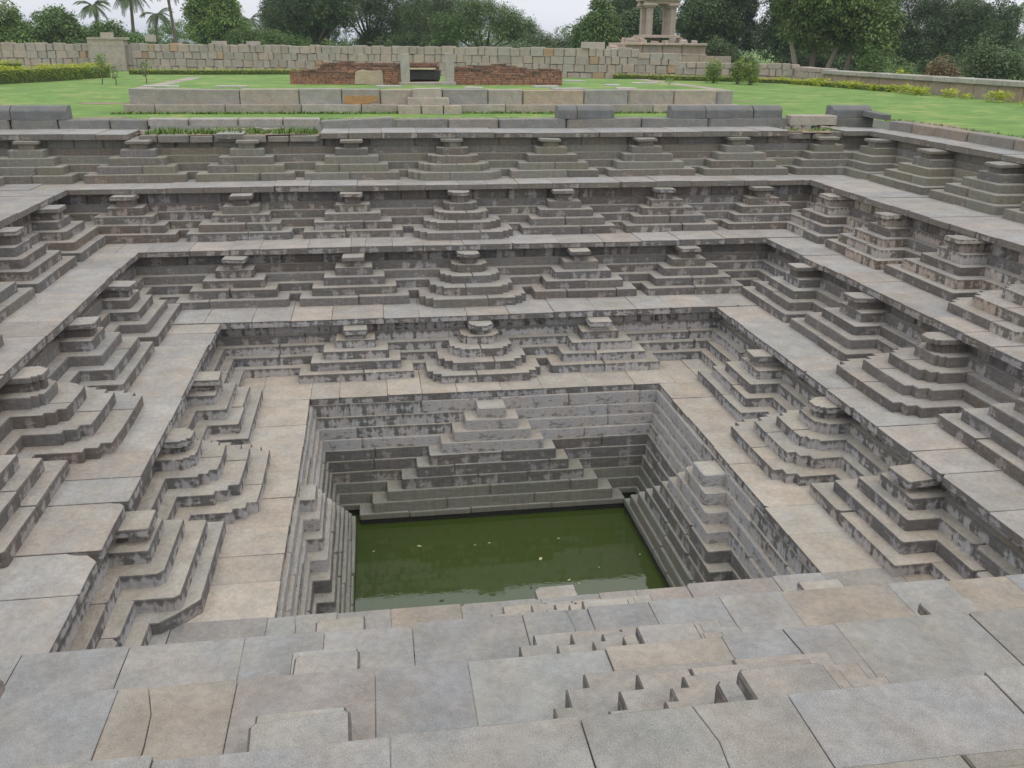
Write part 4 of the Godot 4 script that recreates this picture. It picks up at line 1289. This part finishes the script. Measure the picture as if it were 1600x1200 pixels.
	tree("reddish_shrub", "reddish green shrub right of the dome shaped shrub", "shrub", V.call(28.0, 0.1, -34.2), lobes_for(Vector3(0, 0.8, 0), Vector3(1.1, 0.75, 1.0), 8), 8.0, "fine", "rust", 0.04)
	tree("grey_shrub", "tall grey green shrub before the right palms", "shrub", V.call(31.2, 0.1, -34.5), lobes_for(Vector3(0, 1.5, 0), Vector3(1.7, 1.4, 1.4), 10), 7.0, "fine", "grey", 0.08)
	tree("grey_shrub", "grey green shrub cut by the right photo edge", "shrub", V.call(33.4, 0.1, -32.0), lobes_for(Vector3(0, 1.4, 0), Vector3(1.8, 1.3, 1.4), 10), 7.0, "fine", "grey", 0.08)
	tree("leafy_bush", "low bright bush just over the coping of the low wall", "bush", V.call(24.6, 0.1, -31.6), lobes_for(Vector3(0, 0.7, 0), Vector3(0.7, 0.45, 0.5), 5), 10.0, "small", "lime", 0.0)
	for e in [[-9.0, -52.9, "fluffy pale green bush above wall, over the brick ruin's left"], [-4.4, -53.6, "small pale bush topping the wall left of the door posts"], [-1.0, -52.5, "pale bush topping the wall above the door posts"], [2.0, -51.0, "pale green bush topping the wall right of the door posts"]]:
		tree("leafy_bush", e[2], "bush", V.call(e[0], 0.1, e[1] - 1.2), lobes_for(Vector3(0, 1.9, 0), Vector3(0.95, 0.5, 0.7), 5), 8.0, "small", "olive", 0.05)

	for e in [[-9.5, -92.0, 8.0, "dark crown behind and left of the tall dark trees"], [4.8, -92.0, 7.5, "dark crown behind the feathery tree"], [20.0, -66.0, 5.2, "dark tree close behind the left of the pavilion"], [25.5, -60.0, 7.5, "high dark tree close behind the right of the pavilion"], [31.0, -58.0, 8.0, "high dark tree behind the large leafy tree"], [36.5, -72.0, 9.5, "tall dark tree far behind the large leafy tree"], [43.5, -76.0, 9.0, "tall dark tree far behind the rain tree"], [48.5, -62.0, 5.8, "dark tree between the rain tree and the right palms"], [56.0, -72.0, 5.5, "dark tree behind the palms at the right edge"]]:
		tree("dark_tree", e[3], "tree", V.call(e[0], 0.1, e[1]), lobes_for(Vector3(0, e[2] * 0.52, 0), Vector3(4.0, e[2] * 0.52, 3.0), 16, 0.4), 4.6, "broad", "dark", 0.22)
	for e in [[24.2, -52.0, 1.5, "dark low undergrowth below the large tree, next to the pavilion base"], [27.5, -49.0, 1.6, "dark undergrowth behind the pale trunks"], [30.8, -46.5, 1.7, "dark undergrowth right of the pale trunks"], [34.0, -44.0, 1.6, "dark undergrowth behind the dome shaped shrub"], [35.5, -40.0, 1.7, "dark undergrowth behind the reddish shrub"], [38.2, -37.5, 2.0, "broad dark undergrowth behind the tall grey green shrub"], [41.0, -40.5, 2.3, "tall dark undergrowth below the right palms"], [46.0, -46.0, 2.6, "dense dark growth at the foot of the right palms"]]:
		tree("undergrowth", e[3], "bush", V.call(e[0], 0.1, e[1]), lobes_for(Vector3(0, e[2] * 0.5, 0), Vector3(2.6, e[2] * 0.55, 1.6), 8), 6.0, "fine", "dark", 0.05, 0.3)

	# far woodland that closes the view under the crowns
	var wood := []
	for i in 60:
		var x := -95.0 + i * 3.4
		var hh := rng.randf_range(1.2, 2.2)
		if x > 42: hh += 0.6
		wood.append([Vector3(x, hh, -112.0 + rng.randf_range(-6, 6) + absf(x) * 0.12), Vector3(3.2, hh * rng.randf_range(0.9, 1.3), 2.2)])
	var ws := strew(wood, 2.2)
	var wd := multi("woodland", clump_mesh["broad"], leaf_mats["mid"], ws[0], ws[1], null)
	tag(wd, "far low belt of woodland beyond the trees", "woodland")
	wd.set_meta("kind", "stuff")

	# ---- hedges, clipped bushes, saplings
	hedge("clipped_hedge", "clipped yellow green hedge at the left edge of the lawn", [Vector3(-20.5, GRASS, -24.0), Vector3(-18.9, GRASS, -33.6), Vector3(-17.6, GRASS, -37.5), Vector3(-16.4, GRASS, -43.5)], 0.9, 0.72, "lime")
	hedge("clipped_hedge", "second yellow hedge further back at the left, before wall", [Vector3(-30.0, GRASS, -46.0), Vector3(-22.0, GRASS, -47.5)], 0.9, 0.75, "lime")
	hedge("low_hedge", "thin low hedge along the foot of the wall, left side", [Vector3(-16.2, GRASS, -48.3), Vector3(-11.4, GRASS, -48.6), Vector3(-5.5, GRASS, -50.3)], 0.5, 0.3, "lime")
	hedge("low_hedge", "thin low hedge along the foot of the wall, right side", [Vector3(12.9, GRASS, -44.3), Vector3(14.8, GRASS, -42.9), Vector3(17.9, GRASS, -40.9), Vector3(19.3, GRASS, -39.9)], 0.5, 0.28, "lime")
	hedge("low_hedge", "thin low yellow green hedge along the right wall, near its corner", [Vector3(19.6, GRASS, -39.5), Vector3(21.2, GRASS, -37.6), Vector3(21.7, GRASS, -33.5), Vector3(21.95, GRASS, -28.5)], 0.4, 0.22, "lime")
	for e in [[16.95, -38.2, 1.15, 0.40, "clipped round bush standing alone left of the pair"], [17.85, -37.0, 1.1, 0.38, "left bush of the clipped pair by the pavilion wall"], [18.05, -35.7, 1.15, 0.44, "right bush of the clipped pair by the pavilion wall"]]:
		tree("clipped_bush", e[4], "bush", V.call(e[0], GRASS, e[1]), [[Vector3(0, e[2] * 0.5, 0), Vector3(e[3], e[2] * 0.5, e[3])], [Vector3(0, e[2] * 0.68, 0), Vector3(e[3] * 1.04, e[2] * 0.36, e[3])], [Vector3(0, e[2] * 0.3, 0), Vector3(e[3] * 0.9, e[2] * 0.3, e[3])]], 40.0, "small", "bush", 0.08, 0.5, "clipped bushes on the right lawn")
	var yb := [[19.8, -39.1, 0.4], [20.9, -38.3, 0.45], [21.0, -36.6, 0.45], [21.4, -35.6, 0.5], [21.5, -34.3, 0.55], [21.7, -32.6, 0.45], [21.75, -31.4, 0.45], [21.8, -29.5, 0.45], [21.9, -28.3, 0.5], [21.7, -26.6, 0.6], [21.6, -25.5, 0.55], [21.9, -24.0, 0.45], [22.0, -22.9, 0.3], [21.8, -20.5, 0.55], [21.0, -17.6, 0.4]]
	for i in yb.size():
		var e = yb[i]
		tree("yellow_shrub", "low yellow shrub by the right wall, %s from the wall corner" % COUNT[i], "shrub", V.call(e[0], GRASS, e[1]), lobes_for(Vector3(0, e[2] * 0.32, 0), Vector3(e[2] * 0.95, e[2] * 0.36, e[2] * 0.8), 4, 0.6), 26.0, "small", "lime", 0.0, 0.3, "yellow shrubs along the right wall")
	for e in [[-14.1, -33.9, 1.35, "taller leafy sapling in front of the gate pier"], [-13.35, -33.3, 0.95, "thin bare-stemmed sapling right of the taller one"], [-12.5, -35.5, 1.1, "pale leafy sapling, rightmost of three on left lawn"]]:
		tree("sapling", e[3], "sapling", V.call(e[0], GRASS, e[1]), lobes_for(Vector3(0, e[2] * 0.66, 0), Vector3(0.42, e[2] * 0.38, 0.4), 7, 0.4), 12.0, "small", "bright" if e[2] > 1.0 else "olive", 0.025, 0.5, "saplings on the left lawn")
	tree("small_plant", "small green plant growing on the platform's right edge", "plant", V.call(8.0, 0.78, -18.6), lobes_for(Vector3(0, 0.12, 0), Vector3(0.16, 0.14, 0.14), 4), 60.0, "small", "bright", 0.0)

	# ---- bare patches and grass
	for e in [["pale bare patch in the lawn behind the left rim", -10.4, -19.8, 0.9, 0.5], ["bare strip by the left parapet stones", -8.9, -13.6, 0.7, 0.35], ["long bare strip beside the right kerb", 12.75, -10.6, 0.35, 2.2], ["small bare patch right of the platform", 11.9, -21.0, 0.6, 0.3]]:
		flat_patch("bare_earth", e[0], Vector3(e[1], GRASS + 0.006, e[2]), e[3], e[4], earth_mat)
	var blade := Buf.new()
	for i in 9:
		var an := rng.randf() * TAU
		var o := Vector3(cos(an), 0, sin(an)) * rng.randf() * 0.05
		var d := Vector3(cos(an * 3.7), 0, sin(an * 3.7))
		var hgt := rng.randf_range(0.6, 1.1)
		var k := rng.randf_range(0.75, 1.2)
		blade.tri(o - d * 0.008, o + d * 0.008, o + Vector3(d.z * 0.3, 1, -d.x * 0.3) * 0.075 * hgt, Vector3.UP, Color(k, k, k), Color(k, k, k), Color(k * 1.1, k * 1.1, k))
	var bm := ArrayMesh.new()
	bm.add_surface_from_arrays(Mesh.PRIMITIVE_TRIANGLES, blade.arrays())
	var xf := []
	var cols := []
	var bald := [[-10.4, -19.8, 0.9, 0.5], [-8.9, -13.6, 0.7, 0.35], [12.75, -10.6, 0.35, 2.2], [11.9, -21.0, 0.6, 0.3]]
	var add_tuft := func(x: float, y: float, z: float, s: float) -> void:
		for q in bald:
			if pow((x - q[0]) / q[2], 2) + pow((z - q[1]) / q[3], 2) < 0.8:
				return
		xf.append(Transform3D(Basis(Vector3.UP, rng.randf() * TAU).scaled(Vector3(1.3, s, 1.3)), Vector3(x, y, z)))
		var k := rng.randf_range(0.75, 1.15)
		cols.append(Color(k * rng.randf_range(0.9, 1.25), k, k))
	for i in 2200:
		add_tuft.call(rng.randf_range(-9.0, 9.2), GRASS - 0.004, rng.randf_range(-15.12, -14.85) if rng.randf() < 0.6 else rng.randf_range(-12.75, -12.35), rng.randf_range(0.4, 1.2))
	for i in 1100:
		add_tuft.call(rng.randf_range(-7.3, -3.3), -0.06, rng.randf_range(-11.75, -10.95) , pow(rng.randf(), 2.5) * 2.0 + 0.25)
	for i in 60:
		add_tuft.call(rng.randf_range(8.9, 10.4), -0.06, rng.randf_range(-11.6, -10.95), rng.randf_range(0.5, 1.4))
	for i in 500:
		add_tuft.call(12.2 + rng.randf() * 0.3, GRASS - 0.01, rng.randf_range(-12, 3), rng.randf_range(0.8, 1.6))
	var grass := multi("grass", bm, leaf_mats["grass"], xf, cols, null)
	tag(grass, "short blades and tufts of green lawn grass", "grass")
	grass.set_meta("kind", "stuff")
